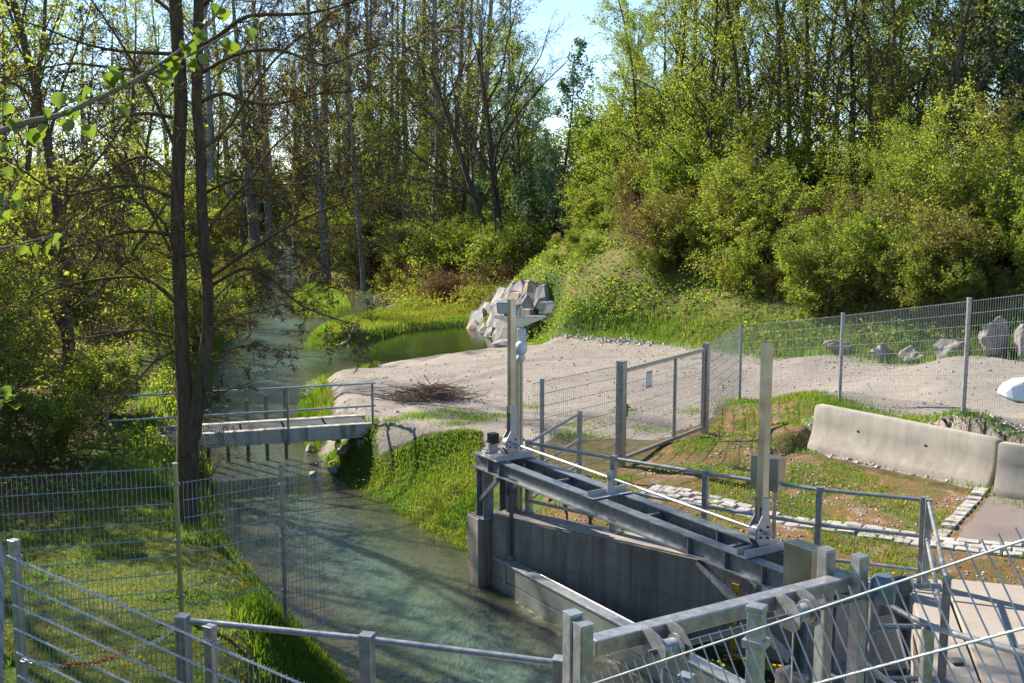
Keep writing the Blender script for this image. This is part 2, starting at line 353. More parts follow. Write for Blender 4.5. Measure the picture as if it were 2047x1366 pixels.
def land_h(P):
    d2 = (P[:, None, 0]-CTRL[None, :, 0])**2 + (P[:, None, 1]-CTRL[None, :, 1])**2
    w = 1/(d2**1.8+.02); z = (w*CTRL[None, :, 2]).sum(1)/w.sum(1)
    F0, F1 = np.array(atz(1613, 892, .30)[:2]), np.array(atz(1972, 976, .30)[:2]); d = F1-F0; L = np.hypot(*d); d = d/L; nn = np.array([-d[1], d[0]])
    al = (P-F0) @ d; sd_ = (P-F0) @ nn; front = .26-.10*np.clip(-sd_, 0, 2)
    lim = front + 1.2*np.clip(-al-.1, 0, 9) + 1.2*np.clip(al-L-3.2, 0, 9)
    k = (sd_ < .58) & (sd_ > -3.5) & (al < L+5) & (al > -3)
    return np.where(k, np.minimum(z, lim), z)
def ground_h(P):
    out = np.empty(len(P))
    for s0 in range(0, len(P), 40000):
        Q = P[s0:s0+40000]; z = land_h(Q)
        sw = sdf(Q, W); isl = sdf(Q, ISL); sw = np.where(isl < 0, -isl, np.where(sw < 0, -np.minimum(-sw, isl), sw))
        spit = sstep(40, 43, Q[:, 1]+.0*Q[:, 0])*sstep(1.5, -2.0, Q[:, 0])*sstep(80, 66, Q[:, 1])*sstep(-20, -17, Q[:, 0])
        far = sstep(40, 55, Q[:, 1])
        z = z*(1-spit) + spit*-.62
        z = z - .35*far*sstep(8, 2, np.abs(sw))
        hs = -sdf(Q, TOE); hh = np.where(hs > 0, 6.0*(1-np.exp(-np.maximum(hs, 0)*.17)), 0)
        z = z*np.where(hs > 0, np.exp(-np.maximum(hs, 0)*.1), 1) + hh
        z += vnoise(Q, 1.7, 3)*.10*sstep(.3, 2, hs+1.2) + vnoise(Q, 4.1, 4)*.35*sstep(0, 5, hs)
        z += vnoise(Q, .9, 5)*.05*sstep(.5, 2, sw) + vnoise(Q, 2.5, 6)*.07*sstep(.5, 2, sw)
        pm = sstep(29, 32, Q[:, 1])*sstep(43, 40, Q[:, 1])*sstep(-9.5, -6.5, Q[:, 0])*sstep(3.0, .8, Q[:, 0]); bw = 1.15 - .5*spit + 5.5*pm + 1.9*sstep(-4.2, -3.0, Q[:, 0])*sstep(1.0, 0, Q[:, 0])*sstep(15.0, 16.0, Q[:, 1])*sstep(22, 20, Q[:, 1])
        bank = sstep(-.15, bw, sw)
        zz = WZ-.10 + (z-(WZ-.10))*bank
        z_g = vnoise(Q, .55, 81)*.035+vnoise(Q, .27, 82)*.02
        for off in (-.8, .8):
            rut = np.array([(9.5, 26+off), (6.5, 29+off), (3, 30.5+off), (0, 29.5+off), (-2.2, 26.5+off), (-2.6, 24+off)]); zz = zz - .05*np.exp(-(seg_dist(Q, rut, False)/.22)**2)*(Q[:, 1] > 22)
        zz = zz + z_g*sstep(.3, 1.0, sw)*(Q[:, 1] > 14)*(Q[:, 1] < 45)
        zz = np.where(sw < 0, WZ-.12-.75*sstep(0, 1.6, -sw), zz)
        # embankment of the road the picture is taken from
        emb = .3 + 2.5*sstep(8.2, 3.0, Q[:, 1])
        zz = np.where(Q[:, 1] < 8.4, np.where(sw < 0, zz, np.maximum(zz, emb*sstep(.4, 1.0, np.abs(sw))+zz*(1-sstep(.4, 1.0, np.abs(sw))))), zz)
        sb = sdf(Q, B); zz = np.where(sb < 0, -1.9, np.where(sb < .22, -1.9+(zz+1.9)*sstep(.05, .22, sb), zz))
        out[s0:s0+40000] = zz
    return out
def axis(lo, a, b, hi, step):
    mid = np.arange(a, b+1e-6, step); r = [b]; l = [a]; s = step
    while r[-1] < hi: s *= 1.09; r.append(r[-1]+s)
    s = step
    while l[-1] > lo: s *= 1.09; l.append(l[-1]-s)
    return np.array(sorted(set(l[1:])) + list(mid) + r[1:])
GX = axis(-500, -13, 13, 500, .17); GY = axis(-60, 5, 50, 900, .17)
XX, YY = np.meshgrid(GX, GY); GP = np.column_stack([XX.ravel(), YY.ravel()]); GZ = ground_h(GP); GZ2 = GZ.reshape(XX.shape)
def gz(x, y):
    x = np.atleast_1d(np.asarray(x, float)); y = np.atleast_1d(np.asarray(y, float))
    i = np.clip(np.searchsorted(GX, x)-1, 0, len(GX)-2); j = np.clip(np.searchsorted(GY, y)-1, 0, len(GY)-2)
    fx = np.clip((x-GX[i])/(GX[i+1]-GX[i]), 0, 1); fy = np.clip((y-GY[j])/(GY[j+1]-GY[j]), 0, 1)
    return (GZ2[j, i]*(1-fx)+GZ2[j, i+1]*fx)*(1-fy) + (GZ2[j+1, i]*(1-fx)+GZ2[j+1, i+1]*fx)*fy
def g1(x, y): return float(gz(x, y)[0])
nx, ny = len(GX), len(GY)
ii, jj = np.meshgrid(np.arange(nx-1), np.arange(ny-1)); a = (jj*nx+ii).ravel()
gm = np_mesh('ground', np.column_stack([GP, GZ]), np.column_stack([a, a+1, a+nx+1, a+nx]), 'ground_mat', smooth=True)
SW = sdf(GP, W); SISL = sdf(GP, ISL); SW = np.where(SISL < 0, -SISL, np.where(SW < 0, -np.minimum(-SW, SISL), SW))
HS = -sdf(GP, TOE)
def addattr(me, n, v):
    at = me.attributes.new(n, 'FLOAT', 'POINT'); at.data.foreach_set('value', v.astype(np.float32))
TRACK = np.array([(5.2, 25.4), (6.8, 21.7), (7.7, 17.6), (9.5, 15.6), (18, 13.5), (18, 16), (15, 20), (11.3, 25.0), (8.7, 28.3), (6.4, 31.3), (4.4, 34.7), (2, 34)])
grav = np.maximum(np.maximum(sstep(.25, -.25, sdf(GP, GRAV)+vnoise(GP, .8, 90)*.9+vnoise(GP, .3, 91)*.4), sstep(.25, -.25, sdf(GP, RUB))), sstep(.2, -.3, sdf(GP, TRACK)))*sstep(0.3, -.4, HS)
grav = np.maximum(grav, sstep(30, 32, GP[:, 1])*(GP[:, 1] < 41.5)*sstep(-8, -7.2, GP[:, 0])*sstep(3.0, 1.5, GP[:, 0])*sstep(.15, .5, SW)*sstep(.3, -.4, HS))
grav = grav*(1-sstep(.25, -.1, sdf(GP, RG)))
mossm = sstep(.3, -.3, sdf(GP, MOSS))*(1-grav)
grassm = sstep(3.2, 1.2, SW)*(SW > -.1)*(1-grav)*(1-mossm)
grassm = np.maximum(grassm, sstep(.4, -.4, sdf(GP, RG)))
grassm = np.maximum(grassm, sstep(16.5, 14, GP[:, 1])*(GP[:, 0] < -1.5)*(SW > 0))
addattr(gm, 'gravel', grav); addattr(gm, 'moss', mossm); addattr(gm, 'grass', grassm)
addattr(gm, 'hill', sstep(-.2, .6, HS)); addattr(gm, 'bed', sstep(.12, -.05, GZ-WZ))
ground = obj('ground', gm); ground['kind'] = 'structure'
# water
wx = axis(-90, -13, 5, 8, .3); wy = axis(0, 4, 60, 200, .3); wx = wx[(wx < 6)]
XW, YW = np.meshgrid(wx, wy); WP = np.column_stack([XW.ravel(), YW.ravel()]); n_ = len(wx)
ii, jj = np.meshgrid(np.arange(n_-1), np.arange(len(wy)-1)); a = (jj*n_+ii).ravel()
wm = np_mesh('stream_water', np.column_stack([WP, np.full(len(WP), WZ)]), np.column_stack([a, a+1, a+n_+1, a+n_]), 'water_mat', smooth=True)
sw = sdf(WP, W); isl = sdf(WP, ISL); sw = np.minimum(-sw, isl)
pond = sstep(36.5, 38.5, WP[:, 1])*sstep(-7.5, -5.5, WP[:, 0]); basin = sstep(.2, -.3, sdf(WP, B))*sstep(-.15, .15, (WP[:, 0]+.3)*.83+(WP[:, 1]-15.3)*.55)
addattr(wm, 'deep', np.clip(sw/1.5, 0, 1)); addattr(wm, 'calm', np.maximum(pond, basin))
water = obj('stream_water', wm); water['kind'] = 'structure'
# ------------------------------------------------------------------ concrete works
RNG = random.Random(11)
def offset_line(pts, w):
    out = []
    for i, p in enumerate(pts):
        d1 = (pts[i]-pts[i-1]).normalized() if i > 0 else None
        d2 = (pts[i+1]-pts[i]).normalized() if i < len(pts)-1 else None
        n1 = Vector((-d1.y, d1.x, 0)) if d1 else None; n2 = Vector((-d2.y, d2.x, 0)) if d2 else None
        n = (n1+n2).normalized() if n1 and n2 else (n1 or n2)
        k = 1/max(.5, n.dot(n1 or n2)); out.append(p + n*w*k)
    return out
wl = wall_in + [atz(1868, 1366), V(4.02, 7.9, 0)]
wo = offset_line(wl, .42); m = MB(); n = len(wl)
vs = []
for zt in (.03, -2.0):
    for L in (wl, wo): vs += [V(p.x, p.y, zt) for p in L]
fs = []
for i in range(n-1):
    fs += [(i, i+1, n+i+1, n+i), (2*n+i, 3*n+i, 3*n+i+1, 2*n+i+1), (i, 2*n+i, 2*n+i+1, i+1), (n+i, n+i+1, 3*n+i+1, 3*n+i)]
fs += [(0, n, 3*n, 2*n), (n-1, 3*n-1, 4*n-1, 2*n-1)]
m.add(vs, fs)
rw = thing('basin_wall', 'streaked grey concrete basin wall with railing along its top toned pale for sunlight', 'wall', (2, 13.6, -2))
m.build('wall_body', 'concrete_wall', rw, .012)
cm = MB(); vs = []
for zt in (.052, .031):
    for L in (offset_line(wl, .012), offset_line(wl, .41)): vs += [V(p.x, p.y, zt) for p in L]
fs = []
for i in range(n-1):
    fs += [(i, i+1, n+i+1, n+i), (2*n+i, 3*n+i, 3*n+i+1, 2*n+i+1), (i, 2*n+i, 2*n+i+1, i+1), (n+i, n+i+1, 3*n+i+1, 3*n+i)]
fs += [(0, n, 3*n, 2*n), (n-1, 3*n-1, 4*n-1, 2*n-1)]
cm.add(vs, fs); cm.build('sunlit_tone_strip', 'concrete_slab_mat', rw, .006)  # added strip; its paler concrete paints in the sunlight on the wall top
# formwork joints of the wall as shallow proud ribs
jm = MB()
for p, q in zip(wl[:-3], wl[1:-2]):
    d = (q-p).normalized(); nn = V(d.y, -d.x, 0)
    jm.bar(V(p.x, p.y, -.52)+nn*.003, V(q.x, q.y, -.52)+nn*.003, .012, .018)
for i in range(1, 6):
    p = wl[i]; d = (wl[i+1]-p).normalized(); nn = V(d.y, -d.x, 0); jm.bar(V(p.x, p.y, -1.9)+nn*.002, V(p.x, p.y, -.01)+nn*.002, .02, .012, nn)
jm.build('formwork_joint', 'concrete_wall', rw)

A = atz(960, 906, .95); A.z = 0; Bq = atz(1640, 1168, .95); Bq.z = 0
e = (Bq-A).normalized(); p_ = V(-e.y, e.x, 0); RG3 = Matrix((e, p_, V(0, 0, 1))).transposed()
def gp(L, o=0.0, z=0.0): return A + e*L + p_*o + V(0, 0, z)
pier = thing('concrete_pier', 'square concrete pier carrying the far column of the sluice beam', 'pier', gp(.12, .1, -2))
m = MB(); m.box(gp(-.02, .10, -1.0), (.34, .46, 2.0), RG3); m.build('pier_body', 'concrete_wall', pier, .015)
m = MB(); m.box(gp(.20, .22, -1.0), (.10, .20, 1.96), RG3); m.build('guide_slot', 'concrete_wall', pier, .01)
pier2 = thing('concrete_pier', 'concrete pier under the near end of the sluice beam beside the hoist frame', 'pier', gp(6.35, .2, -2))
m = MB(); m.box(gp(6.3, .25, -1.02), (.5, .8, 1.96), RG3); m.build('pier_body', 'concrete_wall', pier2, .02)
hw = thing('culvert_head', 'concrete culvert head below the hoist frame and the near railing', 'wall', (.5, 6.8, -1.9))
m = MB(); m.box((.4, 6.75, .25), (7.6, 2.5, .5)); m.build('head_slab', 'concrete_slab_mat', hw, .02)
for ax in (-2.6, 3.45): m = MB(); m.box((ax, 6.7, -.97), (1.2, 2.2, 1.94)); m.build('abutment', 'concrete_wall', hw, .02)
# concrete platform
ex = lambda q, k: V(q.x+k, q.y, 0)
slab_p = [ex(wo[-3], .03), atz(2140, 1192), V(9.5, 11.6, 0), V(9.5, 7.8, 0), ex(wo[-1], .015), ex(wo[-2], .015)]
m = MB(); m.prism([V(p.x, p.y, -.15) for p in reversed(slab_p)], (0, 0, .22))
sb = m.build('concrete_platform', 'concrete_slab_mat', None, .01); sb['kind'] = 'structure'
for (px, py), lb in (((1912, 1322), 'small slotted drain grate beside the railing post on the platform'), ((2046, 1296), 'small slotted drain grate out in the open platform')):
    c = atz(px, py, .07); dg = thing('drain_grate', lb, 'drain', c)
    m = MB(); m.box(c+V(0, 0, .004), (.13, .13, .012)); m.build('frame', 'dark_steel', dg)
    m = MB()
    for k in range(6): m.box(c+V(-.05+.02*k, 0, .014), (.009, .11, .01))
    m.build('slat', 'galvanized', dg)

# ------------------------------------------------------------------ sluice gate
sg = thing('sluice_gate', 'long steel sluice gate with twin beams, rack lift towers and drive shaft', 'sluice gate', gp(3.2, .2, -1.9))
HB = .22; ZT = .95
def ibeam(o):
    m = MB(); L0, L1 = -.12, 6.55
    m.box(gp((L0+L1)/2, o, ZT-.007), (L1-L0, .15, .014), RG3); m.box(gp((L0+L1)/2, o, ZT-HB+.007), (L1-L0, .15, .014), RG3)
    m.box(gp((L0+L1)/2, o, ZT-HB/2), (L1-L0, .010, HB-.028), RG3)
    b = m.build('i_beam', 'beam_steel', sg)
    for L in (.32, .62, 4.62, 5.2, 5.75):
        for s in (-1, 1):
            mm = MB(); mm.box(gp(L, o+s*.036, ZT-HB/2), (.012, .06, HB-.03), RG3); mm.build('stiffener', 'beam_steel', b)
ibeam(0.0); ibeam(.44)
for L, zb in ((.10, 0.0), (6.3, -.04)):
    for o in ((.02, .42) if L < 1 else (.02, .42)):
        m = MB(); z0 = zb+.02; z1 = ZT-HB
        m.box(gp(L-.09, o, (z0+z1)/2), (.012, .18, z1-z0), RG3); m.box(gp(L+.09, o, (z0+z1)/2), (.012, .18, z1-z0), RG3); m.box(gp(L, o, (z0+z1)/2), (.168, .010, z1-z0), RG3)
        c = m.build('column', 'beam_steel', sg)
        m = MB(); m.box(gp(L, o, zb+.011), (.30, .26, .018), RG3); m.build('base_plate', 'galvanized', c)
        for dx in (-.12, .12):
            for dy in (-.1, .1): m = MB(); m.lathe(gp(L+dx, o+dy, zb+.02), (0, 0, 1), [(.014, 0), (.014, .012), (.007, .012), (.007, .04)], 6); m.build('bolt', 'galvanized_bright', c)
for o in (-.06, .40):
    m = MB(); m.bar(gp(.16, o-.02, .30), gp(.62, o-.02, ZT-HB-.03), .06, .05); m.bar(gp(.16, o-.045, .27), gp(.62, o-.045, ZT-HB-.06), .012, .02); m.build('brace', 'beam_steel', sg)
for o in (-.02, .44):
    m = MB(); m.bar(gp(6.14, o, .05), gp(4.75, o, ZT-HB-.05), .07, .06); m.build('brace', 'beam_steel', sg)
m = MB()
for L in (1.7, 3.6, 5.0): m.bar(gp(L, .01, ZT-.11), gp(L, .43, ZT-.11), .06, .10)
m.build('cross_member', 'beam_steel', sg)
zs = aty(1030, 886, gp(.55, .2).y).z
def lift(L, ytop, ybot, motor):
    c = gp(L, .2, 0); zt = aty(1023, ytop, c.y).z; zb = aty(1023, ybot, c.y).z
    lt = MB(); lt.box(gp(L, .2, (zt+zb)/2), (.09, .09, zt-zb), RG3); cov = lt.build('rack_cover', 'stainless', sg, .004)
    m = MB(); m.box(gp(L, .2, zt+.004), (.096, .096, .008), RG3); m.build('cover_cap', 'stainless', cov)
    m = MB(); m.box(gp(L+.03, .2, ZT+.02), (.12, .64, .012), RG3); m.box(gp(L-.03, .2, ZT+.055), (.012, .64, .09), RG3); m.box(gp(L+.09, .2, ZT+.055), (.012, .64, .09), RG3)
    br = m.build('support_bracket', 'aluminium', sg, .002)
    # side plates with the swelling over the pinion
    for s, mt in ((-1, 'galvanized'), (1, 'aluminium')):
        q = .055*s; zmid = zs
        pl = [(-.05, ZT+.05), (.05, ZT+.05), (.05, zmid-.16), (.085, zmid-.09), (.085, zmid+.09), (.05, zmid+.17), (.05, zb+.10), (-.05, zb+.10), (-.05, zmid+.19), (-.12, zmid+.08), (-.12, zmid-.08), (-.05, zmid-.17)]
        m = MB(); m.prism([gp(L+q-.006, .2+a, z) for a, z in pl], e*.012)
        pp = m.build('gear_plate', mt, sg, .002)
        m = MB()
        for a, z in ((.03, zmid+.06), (.03, zmid), (.03, zmid-.06), (-.07, zmid+.04), (-.07, zmid-.04)): m.lathe(gp(L+q, .2+a, z), e*s, [(.012, 0), (.012, .022), (.006, .024)], 8)
        m.build('bolt', 'hinge_black', pp)
    m = MB(); m.lathe(gp(L-.049, .16, zs), e, [(.10, 0), (.10, .098)], 24); m.build('pinion_housing', 'galvanized', sg)
    m = MB(); m.lathe(gp(L-.13, .2, zs), e, [(.02, 0), (.02, .02), (.035, .02), (.035, .07), (.02, .07), (.02, .28)], 14); m.build('coupling', 'aluminium', sg, 0, True)
    # rack
    m = MB(); zr = -.62; m.box(gp(L, .2, (zr+zb)/2), (.03, .045, zb-zr), RG3)
    k = zr+.1
    while k < ZT-.1: m.box(gp(L, .2-.031, k), (.03, .018, .02), RG3); k += .042
    m.build('toothed_rack', 'dark_steel', sg)
lift(.55, 600, 826, True); lift(5.47, 690, 1012, False)
m = MB(); m.lathe(gp(.60, .2, zs), e, [(.018, 0), (.018, 4.80)], 14); m.build('drive_shaft', 'aluminium', sg, 0, True)
m = MB(); m.box(gp(2.86, .2, ZT+.016), (.14, .62, .012), RG3); m.box(gp(2.80, .2, ZT+.05), (.012, .62, .08), RG3); m.build('support_bracket', 'aluminium', sg, .002)
m = MB(); m.box(gp(2.86, .2, (ZT+zs)/2+.04), (.02, .09, zs-ZT+.1), RG3); m.lathe(gp(2.83, .2, zs), e, [(.035, 0), (.035, .06)], 14); m.build('shaft_bearing', 'aluminium', sg)
m = MB(); m.box(gp(.20, .10, zs+.02), (.13, .13, .15), RG3); mo = m.build('limit_switch', 'hinge_black', sg, .006)
m = MB(); m.box(gp(.20, .10, (ZT+zs)/2-.02), (.015, .16, zs-ZT-.08), RG3); m.box(gp(.22, .10, ZT+.012), (.16, .2, .012), RG3); m.build('switch_bracket', 'aluminium', sg, .002)
m = MB()
for L, o in ((-.02, .12), (-.02, .30), (.10, .02), (.12, .40)): m.box(gp(L, o, ZT+.03), (.12, .05, .05), RG3)
m.build('clamp', 'aluminium', sg, .004)
m = MB(); m.lathe(gp(.26, .2, zs), e, [(.015, 0), (.015, .2)], 10); m.build('motor_shaft', 'galvanized_bright', sg)
# the gate leaf: two planks, top rail, ribs
LF0, LF1 = .26, 6.02
for z0, z1 in ((-.86, -.62), (-1.12, -.875), (-1.6, -1.135)):
    m = MB(); m.box(gp((LF0+LF1)/2, .10, (z0+z1)/2), (LF1-LF0, .05, z1-z0), RG3); m.build('leaf_plank', 'gate_leaf', sg, .004)
m = MB(); m.box(gp((LF0+LF1)/2, .145, -.595), (LF1-LF0, .17, .03), RG3); m.tube(gp(LF0, .25, -.60), gp(LF1, .25, -.60), .02, 8); m.build('leaf_top_rail', 'galvanized_bright', sg, .004)
m = MB(); m.box(gp((LF0+LF1)/2, .21, -1.1), (LF1-LF0, .012, .96), RG3); m.build('leaf_back_plate', 'gate_leaf', sg)
for L in (.56, 5.47):
    m = MB(); m.box(gp(L, .068, -1.1), (.06, .014, .96), RG3); m.build('leaf_rib', 'gate_leaf', sg, .003)
    m = MB(); m.box(gp(L, .17, -.572), (.14, .13, .016), RG3); m.box(gp(L, .17, -.53), (.05, .05, .075), RG3); m.tube(gp(L-.06, .17, -.52), gp(L+.06, .17, -.52), .014, 8); m.build('lifting_lug', 'galvanized', sg)
# gauge board on the basin wall
def gauge(px, y0, y1, lb):
    # on the wall line: sight along the wall plane
    w0, w1 = wall_in[3], wall_in[4]; best = None
    for k in range(400):
        q = w0 + (w1-w0)*(k/200-.5); qx = 1023.5+FPX*(q.x/(q.y*math.cos(TH)+(CAMZ+.8)*math.sin(TH)))
        if best is None or abs(qx-px) < best[0]: best = (abs(qx-px), q)
    q = best[1]; d = (w1-w0).normalized(); nn = V(d.y, -d.x, 0); Rw = Matrix((d, nn, V(0, 0, 1))).transposed()
    q = q+nn*.02; zt = aty(px, y0, q.y).z; zb = aty(px, y1, q.y).z
    gb = thing('water_gauge', lb, 'water gauge', V(q.x, q.y, zb))
    m = MB(); m.box(V(q.x, q.y, (zt+zb)/2), (.10, .012, zt-zb), Rw); bd = m.build('board', 'gauge_yellow', gb)
    m = MB(); k = 0; z = zb+.02
    while z < zt-.01:
        ln = .06 if k % 5 == 0 else .032; m.box(V(q.x, q.y, z)+nn*.008+d*(-.05+ln/2), (ln, .004, .008), Rw); z += .02; k += 1
    z = zb+.07
    while z < zt-.04: m.box(V(q.x, q.y, z)+nn*.008+d*.025, (.012, .004, .05), Rw); m.box(V(q.x, q.y, z+.02)+nn*.008+d*.012, (.02, .004, .01), Rw); z += .1
    m.build('scale_mark', 'hinge_black', bd)
gauge(1470, 1168, 1212, 'upper yellow water level gauge board high on the basin wall'); gauge(1467, 1238, 1310, 'lower yellow water level gauge board touching the dark basin water')

# ------------------------------------------------------------------ hoist frame (in front of the culvert)
hl = V(.50, 6.50, 0); hr = V(2.47, 7.66, 0); u = (hr-hl).normalized(); un = V(u.y, -u.x, 0)   # un points to the camera side
Ru = Matrix((u, -un, V(0, 0, 1))).transposed(); ZB = 1.88
hf = thing('hoist_frame', 'galvanized steel hoist frame with two winch drums and a geared motor', 'hoist frame', (1.5, 7.1, .5))
def hp(a, b, z): return hl + u*a + un*b + V(0, 0, z)
LB = (hr-hl).length
m = MB(); m.bar(hp(0, 0, ZB), hp(LB, 0, ZB), .12, .11); m.build('crossbeam', 'galvanized', hf, .008)
for a, b, zt in ((-.10, -.06, 2.10), (-.10, .06, 2.07), (LB-.09, -.11, 2.11), (LB+.03, .10, 2.10)):
    m = MB(); q = hp(a, b, 0); m.box(V(q.x, q.y, (zt+.5)/2), (.095, .095, zt-.5), Ru); c = m.build('post', 'galvanized', hf, .008)
    m = MB(); m.box(V(q.x, q.y, zt+.004), (.1, .1, .008), Ru); m.build('post_cap', 'galvanized', c)
m = MB(); m.box(hp(-.10, 0, 1.80), (.06, .05, .14), Ru); m.build('spacer', 'galvanized', hf)
m = MB(); m.lathe(hp(.30, .20, ZB-.04), u, [(.021, 0), (.021, LB-.20)], 14); m.build('winch_shaft', 'dark_steel', hf, 0, True)
for a in (.46, 1.62):
    dr = MB(); dr.lathe(hp(a-.07, .20, ZB-.04), u, [(.085, 0), (.085, .012), (.055, .014), (.055, .125), (.085, .127), (.085, .14)], 22); d_ = dr.build('winch_drum', 'galvanized', hf, 0, True)
    m = MB()
    for k in range(9): m.lathe(hp(a-.052+.0115*k, .20, ZB-.04), u, [(.055, 0), (.061, .003), (.061, .006), (.055, .009)], 18)
    m.build('cable_winding', 'galvanized_bright', d_, 0, True)
    for s in (-.10, .095):
        m = MB(); m.prism([hp(a+s, b, ZB+z) for b, z in ((.061, .06), (.061, -.05), (.12, -.14), (.24, -.15), (.30, -.10), (.30, .02), (.24, .07), (.12, .10))], u*.008); m.build('side_plate', 'galvanized', hf)
    m = MB(); m.tube(hp(a, .145, ZB-.06), hp(a, .145, .52), .006, 6); m.build('cable', 'galvanized_bright', hf)
m = MB(); m.lathe(hp(LB+.10, .20, ZB-.04), u, [(.05, 0), (.07, .02), (.075, .14), (.06, .15), (.06, .18)], 20); mo = m.build('gear_motor', 'blue_motor', hf, 0, True)
m = MB(); m.lathe(hp(LB+.17, .20, ZB-.12), (0, 0, 1), [(.085, 0), (.09, .03), (.09, .16), (.06, .2)], 18); m.build('gear_housing', 'blue_motor', mo, 0, True)
m = MB()
for k in range(12):
    aa = k*math.pi/6; m.bar(hp(LB+.29, .20, ZB-.04)+V(0, 0, math.sin(aa)*.065)+un*math.cos(aa)*.065, hp(LB+.42, .20, ZB-.04)+V(0, 0, math.sin(aa)*.065)+un*math.cos(aa)*.065, .006, .02)
m.lathe(hp(LB+.28, .20, ZB-.04), u, [(.062, 0), (.062, .15), (.04, .17)], 18); m.build('motor_body', 'dark_steel', mo)
# stainless boxes
def box_cab(name, label, tops, zt, h, foot, cat):
    P = [atz(x, y, zt) for x, y in tops]; P.append(P[0]+P[2]-P[1]); c = (P[0]+P[2])/2
    t = thing(name, label, cat, V(c.x, c.y, foot))
    m = MB(); m.prism([V(q.x, q.y, zt-h) for q in P], (0, 0, h)); b = m.build('housing', 'stainless', t, .006)
    m = MB(); R = [c+(q-c)*1.03 for q in P]; m.prism([V(q.x, q.y, zt-.006) for q in R], (0, 0, .014)); m.build('lid', 'stainless', b, .003)
    return t, c, P
t, c, P = box_cab('drive_cabinet', 'olive tinted stainless steel box at the near end of the sluice beam', [(1567, 1084), (1625, 1103), (1653, 1097)], 1.52, .48, .96, 'cabinet')
m = MB(); m.box(V(c.x, c.y, 1.0), (.25, .2, .075)); m.build('foot', 'galvanized', t)
t, c, P = box_cab('control_cabinet', 'stainless steel control cabinet on a slim post behind the railing', [(1501, 911), (1557, 920), (1572, 915)], 1.45, .42, .03, 'cabinet')
m = MB()
for dx in (-.045, .045): m.box(V(c.x+dx+.05, c.y, .56), (.045, .045, 1.06))
m.box(V(c.x+.05, c.y, .042), (.22, .18, .018)); m.build('post', 'stainless', t, .003)

# ------------------------------------------------------------------ floodlight mast with dome camera
b = atz(1038, 1022, .03); mast = thing('floodlight_mast', 'slim stainless mast with two floodlights and a white dome camera', 'lamp post', b)
ztop = aty(1040, 612, b.y).z
m = MB()
for dx in (-.028, .028): m.tube(b+V(dx, 0, .01), V(b.x+dx, b.y, ztop-.1 if dx < 0 else ztop-.02), .026, 10)
m.build('pole', 'stainless', mast, 0, True)
m = MB(); m.box(b+V(0, 0, .012), (.26, .2, .018)); m.build('base_plate', 'galvanized', mast)
zp = aty(1040, 633, b.y).z
m = MB(); m.box(V(b.x+.01, b.y, zp), (.80, .14, .02)); m.prism([V(b.x-.36, b.y-.07, zp-.012), V(b.x+.38, b.y-.07, zp-.012), V(b.x+.04, b.y-.07, zp-.15), V(b.x-.05, b.y-.07, zp-.13)], (0, .010, 0)); m.build('lamp_bracket', 'concrete_pale' if False else 'stainless', mast, .002)
def flood(cx, ang, tilt):
    R = Matrix.Rotation(ang, 3, 'Z') @ Matrix.Rotation(tilt, 3, 'X'); c = V(b.x+cx, b.y, zp+.13)
    m = MB(); m.box(c, (.26, .07, .18), R); m.box(c+R @ V(0, .06, .01), (.16, .07, .11), R); h = m.build('floodlight', 'galvanized', mast, .01)
    m = MB(); m.box(c+R @ V(0, -.037, 0), (.22, .006, .14), R); m.build('glass', 'lamp_glass', h)
    m = MB()
    for k in range(7): m.box(c+R @ V(-.09+.03*k, .10, .01), (.006, .03, .1), R)
    m.build('cooling_fin', 'galvanized', h)
    m = MB(); m.box(c+V(0, .02, -.09), (.05, .05, .08)); m.build('lamp_foot', 'dark_steel', h)
flood(-.20, -.35, .25); flood(.40, 1.0, .3)
zc = aty(1040, 655, b.y).z
m = MB(); m.box(V(b.x+.03, b.y-.06, zc-.13), (.13, .10, .24)); m.build('camera_box', 'white_plastic', mast, .012)
def sphere(m, c, r, n=16, zs=1.0):
    m.lathe(c-V(0, 0, r*zs), (0, 0, 1), [(max(.002, r*math.sin(math.pi*k/8)), r*zs*(1-math.cos(math.pi*k/8))) for k in range(9)], n)
m = MB(); sphere(m, V(b.x+.02, b.y-.14, zc-.29), .095, 20, 1.15); m.build('camera_dome', 'white_plastic', mast, 0, True)
m = MB(); sphere(m, V(b.x+.02, b.y-.14, zc-.43), .068, 18); m.build('camera_lens_ball', 'white_plastic', mast, 0, True)
m = MB(); m.path([V(b.x+.02, b.y-.05, zc+.0), V(b.x+.05, b.y-.06, zc+.05), V(b.x+.09, b.y-.05, zc+.02), V(b.x+.09, b.y-.04, zc-.06)], .009, 6); m.build('cable', 'hinge_black', mast)

